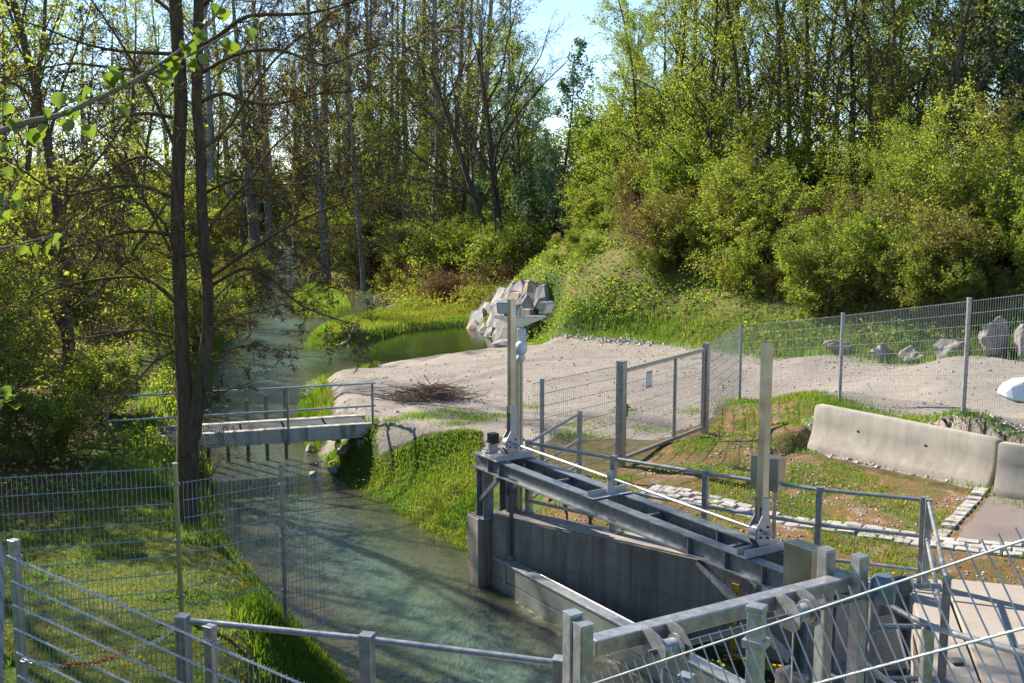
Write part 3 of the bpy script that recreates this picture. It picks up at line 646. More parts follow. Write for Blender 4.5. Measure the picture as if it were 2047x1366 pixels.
# ------------------------------------------------------------------ railings
def railing(name, label, posts, h=1.08, rails=(1.05, .60, .17), pw=.075, skip=(), plate=True, zoff=.052, r=.024):
    o = thing(name, label, 'railing', V(posts[0].x, posts[0].y, posts[0].z+zoff))
    for i, q in enumerate(posts):
        if i in skip: continue
        m = MB(); d = (posts[min(i+1, len(posts)-1)]-posts[max(i-1, 0)]).normalized(); R = Matrix((d, V(-d.y, d.x, 0), V(0, 0, 1))).transposed()
        z0 = q.z+zoff; m.box(V(q.x, q.y, z0+h/2), (pw, pw, h), R); c = m.build('post', 'galvanized', o, .006)
        m = MB(); m.box(V(q.x, q.y, z0+h+.004), (pw+.006, pw+.006, .008), R); m.build('post_cap', 'galvanized', c)
        if plate:
            m = MB(); m.box(V(q.x, q.y, z0+.010), (.24, .18, .016), R)
            m.build('base_plate', 'galvanized', c)
            for dx in (-.09, .09):
                for dy in (-.06, .06): m = MB(); m.lathe(V(q.x, q.y, z0+.018)+R @ V(dx, dy, 0), (0, 0, 1), [(.013, 0), (.013, .012), (.006, .012), (.006, .035)], 6); m.build('bolt', 'galvanized_bright', c)
    for z in rails:
        for a, bq in zip(posts[:-1], posts[1:]):
            d = (bq-a).normalized(); m = MB(); m.tube(a+V(0, 0, z+zoff)+d*.03, bq+V(0, 0, z+zoff)-d*.03, r, 10); m.build('rail', 'galvanized', o, 0, True)
    return o
pts = [atz(1056, 1030), atz(1225, 1070), atz(1407, 1108), atz(1632, 1150), atz(1838, 1176)]
pts = [V(q.x, q.y, 0) for q in pts]
railing('guard_railing', 'galvanized guard railing running along the top of the basin wall', pts)
pA = pts[-1] + V(.02, -.1, 0); pB = atz(1893, 1160, 1.11); pB.z = 0
railing('guard_railing', 'galvanized guard railing down the side between basin and concrete platform', [pA, pB], rails=(1.05, .60))
railing('guard_railing', 'short galvanized railing branching off towards the mesh fence by the mast', [V(pts[0].x+.02, pts[0].y+.12, 0), atz(1158, 950)], zoff=.03, plate=False)
rl = [pB+V(-.05, -.06, 0), V(3.42, 9.75, 0)]
rr = railing('guard_railing', 'short galvanized railing across the basin between platform post and pier', rl, plate=False, rails=(1.02, .62, .10), skip=(0,))
near = [V(-2.42, 7.56, .47), V(-1.02, 7.22, .47), V(.32, 6.82, .47)]
railing('guard_railing', 'near galvanized railing over the stream left of the hoist frame', near, h=1.13, rails=(1.10, .55), pw=.09, plate=False)
nr = thing('guard_railing', 'near pipe railing with a bent end right of the hoist frame', 'railing', V(3.3, 7.3, .5))
m = MB(); m.path([V(2.66, 8.05, 1.80), V(2.72, 7.98, 1.72), V(2.80, 7.86, 1.66), V(2.95, 7.62, 1.62), V(3.08, 7.42, 1.61), V(3.5, 7.0, 1.61), V(4.2, 6.3, 1.61)], .024, 10); m.build('rail', 'galvanized', nr, 0, True)
m = MB(); m.path([V(2.66, 7.70, 1.22), V(2.78, 7.60, 1.14), V(2.95, 7.45, 1.08), V(3.2, 7.2, 1.06), V(4.2, 6.2, 1.06)], .024, 10); m.build('rail', 'galvanized', nr, 0, True)
for q in (V(3.02, 7.46, 0), V(4.1, 6.38, 0)):
    m = MB(); m.box(V(q.x, q.y, 1.05), (.075, .075, 1.10)); m.build('post', 'galvanized', nr, .006)
# grating walkway inside the basin
gw = thing('steel_grating', 'narrow galvanized grating walkway sloping down along the basin side wall', 'grating', V(4.05, 11, -1.9))
q0, q1 = V(4.42, 11.95, -.12), V(3.85, 9.3, -.30); d = (q1-q0).normalized(); side = V(d.y, -d.x, 0)*-1
if side.x > 0: side = -side
for a, bq in ((0, .48), (.52, 1.0)):
    m = MB(); P0 = q0+(q1-q0)*a; P1 = q0+(q1-q0)*bq; L = (P1-P0).length
    for k in range(int(L/.04)): s = P0+d*(k*.04); m.bar(s, s+side*.42+V(0, 0, -.10), .006, .03)
    m.bar(P0, P1, .02, .05); m.bar(P0+side*.42+V(0, 0, -.1), P1+side*.42+V(0, 0, -.1), .02, .05); m.build('grating_panel', 'grating_dark', gw)
m = MB()
for a in (.05, .5, .95): s = q0+(q1-q0)*a; m.bar(s+side*.4+V(0, 0, -.12), V(s.x, s.y, -1.9)+side*.4, .05, .05)
m.build('leg', 'galvanized', gw)

# ------------------------------------------------------------------ mesh fences
def panel_geo(T0, T1, dn, H, row=.2, rod=.05, wr=.004, rr=.0028, over=.02, sides=4):
    """T0,T1 top wire ends; dn unit down vector in the panel"""
    uu = (T1-T0); L = uu.length; uu = uu.normalized(); nn = uu.cross(dn).normalized(); wires = []; rods = []
    k = 0
    while k*row <= H+.001:
        m = MB()
        for s in (-1, 1): m.tube(T0+dn*(k*row)+nn*s*(wr+rr*.9), T1+dn*(k*row)+nn*s*(wr+rr*.9), wr, sides)
        wires.append(m); k += 1
    n = int(L/rod); H2 = (k-1)*row
    for i in range(n+1):
        q = T0+uu*min(L, i*rod+.005); m = MB(); m.tube(q-dn*over, q+dn*(H2+.01), rr, sides); rods.append(m)
    return wires, rods
def merge(ms):
    o = MB()
    for q in ms: o.add(q.v, q.f)
    return o
def fence_post(par, top, zb, w=.06, d=.04, ang=0, mat='galvanized', clamps=()):
    R = Matrix.Rotation(ang, 3, 'Z'); m = MB(); m.box(V(top.x, top.y, (top.z+zb)/2), (w, d, top.z-zb), R); c = m.build('post', mat, par, .004)
    m = MB(); m.box(V(top.x, top.y, top.z+.012), (w+.008, d+.008, .024), R); m.build('post_cap', mat, c, .004)
    for z in clamps:
        m = MB(); m.box(V(top.x, top.y, z), (w+.024, d+.024, .03), R); m.build('clamp', 'galvanized', c)
    return c
DN = V(0, 0, -1)
# far fence along the track: corner post and two more, plus return to the gate
def topz(px, py, base): return aty(px, py, base.y).z
c0 = atz(1478, 797, 0); c1 = atz(1678, 805, .6); c2 = atz(1925, 825, 1.22)
c0.z = g1(c0.x, c0.y); T = [V(c0.x, c0.y, topz(1480, 648, c0)), V(c1.x, c1.y, topz(1682, 628, c1)), V(c2.x, c2.y, topz(1935, 598, c2))]
c3 = T[2]+(T[2]-T[1])*1.0 + V(.6, .6, 0)
ff = thing('mesh_fence', 'long galvanized rod mesh fence along the gravel track below the boulders', 'fence', c1)
for q in T: fence_post(ff, q, g1(q.x, q.y)-.1, .06, .06)
fence_post(ff, c3, g1(c3.x, c3.y)-.1)
for a, bq in ((T[0], T[1]), (T[1], T[2]), (T[2], c3)):
    w_, r_ = panel_geo(a-V(0, 0, .04), bq-V(0, 0, .04), DN, 1.8, .2, .05, .0035, .0025, .02, 3)
    for q in w_: q.build('wire', 'wire_steel', ff)
    merge(r_).build('rod_mesh', 'wire_steel', ff)['kind'] = 'stuff'
# gate
gL = atz(1240, 932, 0); gR = atz(1408, 865, 0); gl_t = topz(1240, 724, gL); gr_t = topz(1408, 688, gR)
mg = thing('mesh_gate', 'swing gate with rod mesh infill, lock and square posts', 'gate', gL)
dgt = (gR-gL).normalized(); ag = math.atan2(dgt.y, dgt.x)
fence_post(mg, V(gL.x, gL.y, gl_t), -.05, .14, .14, ag); fence_post(mg, V(gR.x, gR.y, gr_t), -.05, .12, .12, ag)
fz0, fz1 = .12, 1.70; fa = gL+dgt*.13; fb = gR-dgt*.12
for z in (fz0, fz1):
    m = MB(); m.bar(fa+V(0, 0, z), fb+V(0, 0, z), .05, .06); m.build('frame_bar', 'galvanized', mg, .004)
for q in (fa, (fa+fb)/2+dgt*.35, fb):
    m = MB(); m.box(V(q.x, q.y, (fz0+fz1)/2), (.05, .05, fz1-fz0-.062), Matrix.Rotation(ag, 3, 'Z')); m.build('frame_bar', 'galvanized', mg, .003)
w_, r_ = panel_geo(fa+V(0, 0, fz1-.05), fb+V(0, 0, fz1-.05), DN, 1.4, .2, .05, .0035, .0025, .02, 3)
for q in w_: q.build('wire', 'wire_steel', mg)
merge(r_).build('rod_mesh', 'wire_steel', mg)['kind'] = 'stuff'
m = MB(); m.box(fa+V(0, 0, .98)+dgt*.02, (.09, .07, .22), Matrix.Rotation(ag, 3, 'Z')); lk = m.build('lock', 'dark_steel', mg, .005)
m = MB(); m.box(fa+V(.02, -.06, 1.03)+dgt*.07, (.12, .02, .02), Matrix.Rotation(ag, 3, 'Z')); m.build('handle', 'hinge_black', lk)
m = MB(); m.tube(fa+V(0, -.05, .90), fa+V(0, -.05, .10), .014, 8); m.build('drop_bolt', 'stainless', mg)
sq = fa+(fb-fa)*.28; m = MB(); m.box(V(sq.x, sq.y-.02, 1.42), (.2, .012, .26), Matrix.Rotation(ag, 3, 'Z')); s_ = m.build('sign_plate', 'white_plastic', mg)
m = MB(); m.box(V(sq.x, sq.y-.03, 1.555), (.2, .012, .022), Matrix.Rotation(ag, 3, 'Z')); m.box(V(sq.x, sq.y-.03, 1.285), (.2, .012, .022), Matrix.Rotation(ag, 3, 'Z')); m.build('clip_bar', 'dark_steel', s_)
for z in (.3, 1.5):
    m = MB(); m.box(V(gR.x, gR.y, z)-dgt*.075, (.06, .05, .08), Matrix.Rotation(ag, 3, 'Z')); m.build('hinge', 'dark_steel', mg)
# fence from the gate's far post to the corner, and from the near post to the mast
f2 = thing('mesh_fence', 'short sunlit mesh panel between the gate and the fence corner', 'fence', gR)
gr2 = V(gR.x, gR.y, 0)+dgt*.08; w_, r_ = panel_geo(V(gr2.x, gr2.y, 1.78), T[0]-V(0, 0, .04)-(T[0]-V(gr2.x, gr2.y, T[0].z)).normalized()*.05, DN, 1.6, .2, .05, .0035, .0025, .02, 3)
for q in w_: q.build('wire', 'wire_steel', f2)
merge(r_).build('rod_mesh', 'wire_steel', f2)['kind'] = 'stuff'
f3 = thing('mesh_fence', 'dark mesh panel between the floodlight mast and the gate post', 'fence', gL)
e0 = atz(1083, 980, 0); e0t = topz(1083, 760, e0); fence_post(f3, V(e0.x, e0.y, e0t), -.05, .07, .07)
de = (V(e0.x, e0.y, 0)-gL).normalized()
w_, r_ = panel_geo(V(gL.x, gL.y, gl_t-.06)+de*.08, V(e0.x, e0.y, e0t-.03)+de*.22, DN, 1.8, .2, .05, .0035, .0025, .02, 3)
for q in w_: q.build('wire', 'wire_steel', f3)
merge(r_).build('rod_mesh', 'wire_steel', f3)['kind'] = 'stuff'
# fence out over the left bank
t0 = aty(-60, 978, 11.0); t1 = aty(351, 936, 11.5); t2 = aty(361, 961, 11.52); t3 = aty(562, 936, 12.2); t4 = aty(648, 926, 12.5); t2.z = t4.z+(t2.z-t4.z)*.5; t4.z = t2.z; t0.z = t1.z
lf = thing('mesh_fence', 'galvanized mesh fence crossing the left bank and jutting over the stream', 'fence', V(t1.x, t1.y, g1(t1.x, t1.y)))
for q, py in ((t1, 928), (t3, 930)):
    zt = aty(0, py, q.y).z; fence_post(lf, V(q.x+.01, q.y-.04, zt), g1(q.x, q.y)-.15, .045, .05, 0, 'stainless' if q is t1 else 'galvanized', (zt-.22, zt-.85, zt-1.5))
fence_post(lf, V(t0.x, t0.y-.04, t0.z+.05), g1(t0.x, t0.y)-.1, .045, .05)
for a, bq, H in ((t0, t1-V(.03, 0, 0), 1.8), (t2+V(.02, 0, 0), t4, 2.0)):
    w_, r_ = panel_geo(a, bq, DN, H, .2, .05, .004, .0026, .02, 4)
    for q in w_: q.build('wire', 'wire_steel', lf)
    merge(r_).build('rod_mesh', 'wire_steel', lf)['kind'] = 'stuff'
# foreground fences of the road embankment
l0 = aty(21, 1113, 8.3); l1 = aty(411, 1284, 7.3); l2 = l1+(l1-l0)*.9
nf = thing('mesh_fence', 'close mesh fence with double wires at the foot of the near embankment', 'fence', V(l1.x, l1.y, g1(l1.x, l1.y)))
fence_post(nf, l0+V(.01, .05, .10), g1(l0.x, l0.y)-.1, .075, .06, -.5, 'galvanized', (l0.z-.02,)); fence_post(nf, l1+V(.02, .05, .08), g1(l1.x, l1.y)-.1, .075, .06, -.5, 'galvanized', (l1.z-.02,))
w_, r_ = panel_geo(l0, l2, DN, 1.6, .2, .05, .0045, .003, .025, 6)
for q in w_: q.build('wire', 'galvanized_bright', nf)
for q in r_: q.build('rod', 'wire_steel', nf)
n1_ = V(-3.45, 6.7, l0.z+1.35); dd = (n1_-l0).normalized(); hz = V(dd.x, dd.y, 0).normalized(); dperp = (hz*math.sin(math.asin(dd.z)) - V(0, 0, 1)*math.cos(math.asin(dd.z))).normalized()
nf2 = thing('mesh_fence', 'mesh panel climbing the near embankment from the corner post', 'fence', V(l0.x-.02, l0.y-.1, g1(l0.x, l0.y)))
w_, r_ = panel_geo(l0+V(-.03, -.03, 0), n1_, dperp, 1.4, .2, .05, .0045, .003, .025, 6)
for q in w_: q.build('wire', 'galvanized_bright', nf2)
for q in r_: q.build('rod', 'wire_steel', nf2)
fence_post(nf2, n1_+V(0, 0, .05), g1(n1_.x, n1_.y)-.1)
ra = aty(1190, 1366, 3.8); rb = aty(2047, 1080, 2.6); du = (rb-ra); ra2 = ra-du*.25; rb2 = rb+du*.35; du = du.normalized()
hz = V(du.x, du.y, 0).normalized(); sl_ = math.asin(du.z); dperp = hz*math.sin(sl_)-V(0, 0, 1)*math.cos(sl_)
rf = thing('mesh_fence', 'tilted mesh panel climbing the near embankment beside the platform', 'fence', V(ra.x+.5, ra.y-.6, g1(ra.x+.5, ra.y-.6)))
w_, r_ = panel_geo(ra2, rb2, dperp, 1.2, .2, .05, .0036, .0026, .035, 8)
for q in w_: q.build('wire', 'galvanized_bright', rf)
for q in r_: q.build('rod', 'wire_steel', rf)
for px, py in ((1513, 1222), (1372, 1358)):
    q = aty(px, py, 3.75 if px > 1400 else 4.6); fence_post(rf, q, g1(q.x, q.y)-.15, .058, .05, -.6, 'galvanized', (q.z-.12,))
# red and white chain
cp = [aty(352, 1254, 7.56), aty(318, 1280, 7.6), aty(262, 1303, 7.7), aty(190, 1326, 7.85), aty(110, 1331, 8.0), aty(36, 1318, 8.22)]
ch = thing('barrier_chain', 'red and white plastic chain slung from railing post to fence', 'chain', cp[0])
def ring_mesh(name, mat, L=.058, Wd=.026, r=.0045):
    m = MB(); N = 12; pts = []
    for k in range(N): a = 2*math.pi*k/N; pts.append(V(math.cos(a)*Wd/2+0, 0, 0)+V(0, math.sin(a)*Wd/2+math.copysign((L-Wd)/2, math.sin(a+.001)), 0))
    m.path(pts+[pts[0]], r, 5); me = bpy.data.meshes.new(name); me.from_pydata([tuple(v) for v in m.v], [], m.f); me.materials.append(MAT[mat]); return me
ms = [ring_mesh('chain_link', 'white_plastic'), ring_mesh('chain_link', 'chain_red')]
tot = []; 
for a, bq in zip(cp[:-1], cp[1:]):
    k = int((bq-a).length/.004)
    tot += [a+(bq-a)*(i/k) for i in range(k)]
step = 12
idx = list(range(0, len(tot)-step, step))
for j, i in enumerate(idx):
    q = tot[i]; d = (tot[i+step]-q).normalized(); frac = j/len(idx); o = obj('link', ms[1] if .30 < frac < .72 else ms[0], ch)
    M = d.to_track_quat('Y', 'Z').to_matrix() @ Matrix.Rotation(math.pi/4+(j % 2)*math.pi/2, 3, 'Y'); o.matrix_local = Matrix.Translation(q-cp[0]) @ M.to_4x4()

# ------------------------------------------------------------------ footbridge and stakes
bR = atz(748, 850, -.05); bL = atz(213, 884, -.05); bd = (bR-bL).normalized(); bn_ = V(-bd.y, bd.x, 0); Rb = Matrix((bd, bn_, V(0, 0, 1))).transposed(); LBR = (bR-bL).length
fbz = thing('footbridge', 'narrow concrete footbridge with grating deck and pipe railing', 'bridge', bR+V(0, 0, -.4))
def bp(s, o, z): return bR - bd*s + bn_*o + V(0, 0, z)
for o in (.09, .98):
    m = MB(); m.box(bp(LBR/2-.05, o, -.11), (LBR+.1, .18, .30), Rb); m.build('edge_beam', 'concrete_bridge', fbz, .015)
m = MB(); m.box(bp(LBR/2, .535, -.22), (LBR, .70, .12), Rb); m.build('deck_slab', 'concrete_bridge', fbz)
ng = 6
for k in range(ng):
    s0 = .15+k*(LBR-.1)/ng; s1 = s0+(LBR-.1)/ng-.05; m = MB(); i = s0
    while i < s1: m.box(bp(i, .535, .01), (.010, .70, .03), Rb); i += .034
    m.box(bp((s0+s1)/2, .195, .0), (s1-s0, .02, .05), Rb); m.box(bp((s0+s1)/2, .875, .0), (s1-s0, .02, .05), Rb); m.build('grating_panel', 'grating_dark', fbz)
zr = aty(748, 766, bR.y).z
zr2 = aty(748, 811, bR.y).z
for s in (.03, 1.78, 3.5, LBR-.03):
    m = MB(); m.bar(bp(s, -.02, -.30), V(bp(s, -.02, 0).x, bp(s, -.02, 0).y, zr), .045, .045); m.build('post', 'galvanized', fbz, .003)
for z in (zr, zr2):
    m = MB(); q = bp(0, -.02, 0); w2 = bp(LBR, -.02, 0); m.tube(V(q.x, q.y, z)+bd*.04, V(w2.x, w2.y, z), .022, 8); m.build('rail', 'galvanized_bright', fbz, 0, True)
m = MB(); m.box(bp(-.55, .5, -.06), (1.05, .85, .12), Rb); lnd = m.build('concrete_landing', 'concrete_slab_mat', None, .01); tag(lnd, 'small pale concrete landing at the gravel end of the footbridge', 'slab')
m = MB(); m.box(bp(.1, .53, -.85), (.5, 1.3, 1.1), Rb); m.build('abutment', 'concrete_wall', fbz, .02)
m = MB(); m.box(bp(LBR-.1, .53, -.85), (.5, 1.3, 1.1), Rb); m.build('abutment', 'concrete_wall', fbz, .02)
stake_me = None
for px, py in ((573, 776), (535, 790), (497, 800), (457, 812), (418, 820), (378, 826)):
    q = atz(px, 917+(573-px)*.06, WZ); zt = aty(px, py, q.y).z
    o = thing('steel_stake', 'dark steel stake standing in the stream behind the footbridge', 'stake', V(q.x, q.y, -1.9), 'stakes in a row across the stream')
    m = MB(); m.box(V(q.x, q.y, (zt-1.9)/2), (.07, .06, zt+1.9)); m.box(V(q.x, q.y+.035, (zt-1.9)/2), (.02, .02, zt+1.88)); m.build('stake_body', 'dark_steel', o, .004)

# ------------------------------------------------------------------ barriers, boulders, rocks, setts, asphalt
def barrier(label, F0, F1, h=.82):
    d = (F1-F0); L = d.length; d = d.normalized(); nn = V(-d.y, d.x, 0)
    if nn.y < 0: nn = -nn
    o = thing('concrete_barrier', label, 'barrier', (F0+F1)/2+nn*.26)
    prof = [(0, 0), (.0, .10), (.03, .16), (.11, .34), (.15, .52), (.165, h-.04), (.19, h), (.33, h), (.355, h-.04), (.37, .52), (.41, .34), (.49, .16), (.52, .10), (.52, 0)]
    m = MB(); vs = []; cuts = [0, .05]+[L*k/12 for k in range(1, 12)]+[L-.05, L]; n = len(prof)
    for s in cuts:
        ins = .05 if s in (0, L) else 0
        for a, z in prof:
            aa = a+(.26-a)*ins*1.2; vs.append(F0+d*s+nn*aa+V(0, 0, z*(1-ins*.6)))
    fs = []
    for i in range(len(cuts)-1): fs += [(i*n+k, i*n+(k+1) % n, (i+1)*n+(k+1) % n, (i+1)*n+k) for k in range(n)]
    fs += [tuple(reversed(range(n))), tuple((len(cuts)-1)*n+k for k in range(n))]
    m.add(vs, fs); b = m.build('barrier_body', 'concrete_pale', o, 0, True)
    m = MB()
    for s in (L*.28, L*.66): q = F0+d*s+nn*.138+V(0, 0, .50); m.lathe(q, nn, [(.022, 0), (.022, .03)], 10)
    m.build('lifting_hole', 'hinge_black', b)
    return d, nn
zf = .30
F0 = atz(1613, 892, zf); F1 = atz(1972, 976, zf); F0.z = F1.z = .22; barrier('long pale concrete barrier retaining the gravel beside the fence', F0, F1)
F2 = atz(1984, 986, zf); F3 = F2 + (atz(2047, 996, zf)-F2).normalized()*3.0; F2.z = F3.z = .22; barrier('second concrete barrier beginning at the end of the long one by the asphalt', F2, F3)

def rock_mesh(name, mat, seed, flat=.0, sub=3, rough=.22):
    import bmesh
    bm = bmesh.new(); bmesh.ops.create_icosphere(bm, subdivisions=sub, radius=.5); r = np.random.RandomState(seed)
    planes = [(Vector(v).normalized(), .19+.14*r.rand()) for v in r.normal(size=(10, 3))]
    k1 = r.rand(3)*20
    from mathutils import noise as mn
    for v in bm.verts:
        q = v.co.copy()
        for nrm, dd in planes:
            k = q.dot(nrm)
            if k > dd: q = q - nrm*(k-dd)
        f = mn.fractal(q*5+Vector(k1), 1.0, 2.0, 4)*.05*(rough/.22) + mn.noise(q*2.2+Vector(k1))*.03
        v.co = q*(1+f*1.6)
    me = bpy.data.meshes.new(name); bm.to_mesh(me); bm.free(); me.materials.append(MAT[mat]); return me
def rock(name, label, cat, px, py, w, h, dep, seed, mat, z=None, group=None, rot=None, sink=.25, tilt=(0, 0), y=None):
    q = atz(px, py, z if z is not None else .6)
    ys = np.linspace(15, 45, 900); a_, b_, c_ = ray(px, py); hs_ = sdf(np.column_stack([a_/b_*ys, ys]), TOE); yb = float(ys[np.argmax(hs_ < .25)]); q = V(a_/b_*yb, yb, 0)
    me = rock_mesh(name, mat, seed, sub=4, rough=.5); o = obj(name, me); s = q.y/FPX
    W_, H_ = w*s, h*s; o.scale = (W_*1.15, dep, H_*1.3); o.rotation_euler = (tilt[0], tilt[1], RNG.uniform(-.5, .5) if rot is None else rot)
    gzv = g1(q.x, q.y); o.location = (q.x, q.y, gzv+H_*(.38-sink*.5)); return tag(o, label, cat, group)
for i, (px, py, w, h, z, lb) in enumerate(((1685, 718, 75, 46, .35, 'low broad boulder under green brush at the edge of the track'), (1762, 722, 52, 42, .5, 'squat rounded boulder between leaf clumps beside the track'), (1826, 726, 52, 40, .6, 'small dusty boulder half sunk at the track edge'), (1897, 732, 66, 58, .8, 'leaning grey boulder behind the fence post at the track'), (1984, 732, 66, 86, 1.0, 'tall pointed grey boulder standing beside the track'), (2052, 735, 50, 78, 1.1, 'tall boulder next to the pointed one at the track end'))):
    rock('boulder', lb, 'boulder', px, py, w, h, .7, 40+i, 'boulder_mat', z, None, None, .2, (0, RNG.uniform(-.2, .25)))
def hit(px, py, y0=20.0, y1=80.0):
    a, b_, c = ray(px, py); ys = np.linspace(y0, y1, 1500); zs_ = CAMZ+c*ys/b_; g = gz(a*ys/b_, ys); k = np.argmax(zs_ < g)
    return V(a*ys[k]/b_, ys[k], g[k])
slabs = [(958, 648, 34, 40), (972, 632, 36, 44), (985, 612, 40, 40), (1003, 600, 36, 36), (1024, 592, 34, 34), (1044, 588, 32, 34), (1064, 592, 34, 40), (1086, 598, 26, 36), (990, 640, 40, 44), (1008, 628, 38, 44), (1030, 618, 40, 40), (1052, 618, 36, 40), (1014, 656, 40, 44), (1034, 648, 38, 42), (1054, 646, 36, 40), (1002, 674, 36, 34), (1024, 680, 38, 34), (1046, 676, 36, 36), (946, 664, 26, 20), (968, 662, 30, 24), (984, 670, 30, 24), (1010, 694, 34, 20)]
def slab_mesh(mt, seed):
    r = random.Random(seed); n = 6; ang = sorted(2*math.pi*(k+r.uniform(-.3, .3))/n for k in range(n)); rad = [r.uniform(.42, .56) for _ in range(n)]
    vs = []
    for z, k in ((-.5, 1.0), (.25, 1.0), (.42, .84)): vs += [(math.cos(a)*q*k, math.sin(a)*q*k, z+(r.uniform(-.18, .18) if z > 0 else 0)) for a, q in zip(ang, rad)]
    vs.append((r.uniform(-.1, .1), r.uniform(-.1, .1), .5)); fs = [(l*n+i, l*n+(i+1) % n, l*n+n+(i+1) % n, l*n+n+i) for l in (0, 1) for i in range(n)]+[(2*n+i, 2*n+(i+1) % n, 3*n) for i in range(n)]
    me = bpy.data.meshes.new('rock_slab'); me.from_pydata(vs, [], fs); me.materials.append(MAT[mt]); return me
SLB = [[slab_mesh(mt, 80+i) for i in range(4)] for mt in ('rock_grey', 'rock_tan')]
for i, (px, py, w, h) in enumerate(slabs):
    q = hit(px, py); q.z = max(q.z, WZ-.05); tan = i % 4 == 2; s_ = q.y/FPX; e_ = .4
    nrm = V(-(g1(q.x+e_, q.y)-g1(q.x-e_, q.y)), -(g1(q.x, q.y+e_)-g1(q.x, q.y-e_)), 2*e_).normalized(); nrm = (nrm+V(-.25, -.55, 0)).normalized()
    o = obj('rock_slab', RNG.choice(SLB[1 if tan else 0])); o.scale = (w*s_*1.4*RNG.uniform(.8, 1.2), h*s_*1.75*RNG.uniform(.8, 1.2), .40); o.rotation_euler = (nrm.to_track_quat('Z', 'Y').to_matrix() @ Matrix.Rotation(RNG.uniform(-.5, .5)+.4, 3, 'Z')).to_euler(); o.location = q+nrm*.05
    tag(o, 'tan rock slab in the stacked bank armour at the pond corner' if tan else 'pale grey rock slab in the stacked bank armour at the pond corner', 'rock', 'rock slabs armouring the pond corner')
for i in range(14):
    px = 612+RNG.random()*85; py = 885+RNG.random()*52; q = atz(px, py, -.9); w = RNG.uniform(.14, .42)
    o = obj('bank_stone', rock_mesh('bank_stone', 'rock_grey' if i % 3 else 'rock_tan', 120+i, sub=3)); o.scale = (w*1.4, w, w*.7); o.rotation_euler = (RNG.uniform(-.3, .3), RNG.uniform(-.3, .3), RNG.random()*6); o.location = (q.x, q.y, max(g1(q.x, q.y), WZ-.15)+w*.2)
    tag(o, 'loose stone lying under the gravel end of the footbridge', 'stone', 'stones under the footbridge')
# setts
def sett_mesh(seed):
    r = random.Random(seed); vs = []; 
    for z, k in ((-.08, 1.0), (.0, 1.0), (.018, .86)):
        for x, y in ((-1, -1), (0, -1.05), (1, -1), (1.05, 0), (1, 1), (0, 1.05), (-1, 1), (-1.05, 0)): vs.append((x*.5*k*(1+r.uniform(-.08, .08)), y*.5*k*(1+r.uniform(-.08, .08)), z+(r.uniform(-.006, .006) if z > 0 else 0)))
    fs = [(i+8*l, (i+1) % 8+8*l, (i+1) % 8+8*l+8, i+8*l+8) for l in (0, 1) for i in range(8)]+[tuple(range(16, 24))]
    me = bpy.data.meshes.new('paving_stone'); me.from_pydata(vs, [], fs); me.materials.append(MAT['sett_stone']); return me
SM = [sett_mesh(i) for i in range(5)]
def sett_strip(label, pix, rows, sx=.25, sy=.17):
    P = [atz(x, y, .03) for x, y in pix]; o = thing('sett_strip', label, 'paving', V(P[0].x, P[0].y, 0)); acc = 0
    for a, bq in zip(P[:-1], P[1:]):
        d = bq-a; L = d.length; d = d.normalized(); nn = V(-d.y, d.x, 0); k = int(L/sx+.5)
        for i in range(k):
            for r in range(rows):
                q = a+d*((i+.5+.45*(r % 2))*L/k)+nn*((r-(rows-1)/2)*(sy+.012)); c = obj('paving_stone', RNG.choice(SM), o)
                c.location = V(q.x, q.y, g1(q.x, q.y)+.012+RNG.uniform(-.010, .008))-o.location; c.rotation_euler = (RNG.uniform(-.04, .04), RNG.uniform(-.04, .04), math.atan2(d.y, d.x)+RNG.uniform(-.06, .06)); c.scale = (L/k*.93*RNG.uniform(.9, 1.03), sy*RNG.uniform(.88, 1.02), 1)
sett_strip('double row of pale granite setts curving through the mossy ground', [(1285, 982), (1400, 1003), (1520, 1030), (1640, 1054), (1760, 1074), (1860, 1090), (1960, 1102), (2090, 1118)], 3)
sett_strip('single row of granite setts edging the asphalt up to the barrier', [(1876, 1080), (1915, 1048), (1950, 1018), (1982, 992)], 1, .2, .2)
asp = np.array([tuple(atz(x, y, .1))[:2] for x, y in ((1893, 1088), (1990, 992), (2300, 1010), (2300, 1118), (2060, 1106), (1960, 1094))])
gx, gy = np.meshgrid(np.arange(4.5, 11, .05), np.arange(12.5, 17, .05)); q = np.column_stack([gx.ravel(), gy.ravel()]); ins = inside(q, asp)
idx = np.arange(len(q)).reshape(gx.shape); F4 = np.stack([idx[:-1, :-1], idx[:-1, 1:], idx[1:, 1:], idx[1:, :-1]], -1).reshape(-1, 4); F4 = F4[ins[F4].all(1)]
used = np.unique(F4); rem = np.zeros(len(q), int); rem[used] = np.arange(len(used)); q = q[used]
ap = obj('asphalt_path', np_mesh('asphalt_path', np.column_stack([q, gz(q[:, 0], q[:, 1])+.015]), rem[F4], 'asphalt', smooth=True)); ap['kind'] = 'structure'
# street lamp reaching in from the right
lp = aty(2047, 782, 9.0); sp = V(lp.x+1.2, lp.y+.1, 0)
sla = thing('street_lamp', 'street lamp head with a white rounded housing over the gravel', 'street lamp', V(sp.x, sp.y, g1(sp.x, sp.y)))
m = MB(); x0 = lp.x-.20
m.prism([V(x0, 8.86, lp.z-.05), V(x0, 9.14, lp.z-.05), V(x0+.12, 9.10, lp.z+.09), V(x0+.12, 8.90, lp.z+.09)], (0, 0, .001))
m = MB(); vs = []
for x, w, zlo, zhi in ((x0, .09, -.035, .005), (x0+.05, .13, -.06, .06), (x0+.14, .15, -.07, .10), (x0+.6, .15, -.05, .12), (x0+.75, .08, -.03, .08)):
    vs += [V(x, 9-w, lp.z+zlo), V(x, 9+w, lp.z+zlo), V(x, 9+w*.65, lp.z+zhi), V(x, 9-w*.65, lp.z+zhi)]
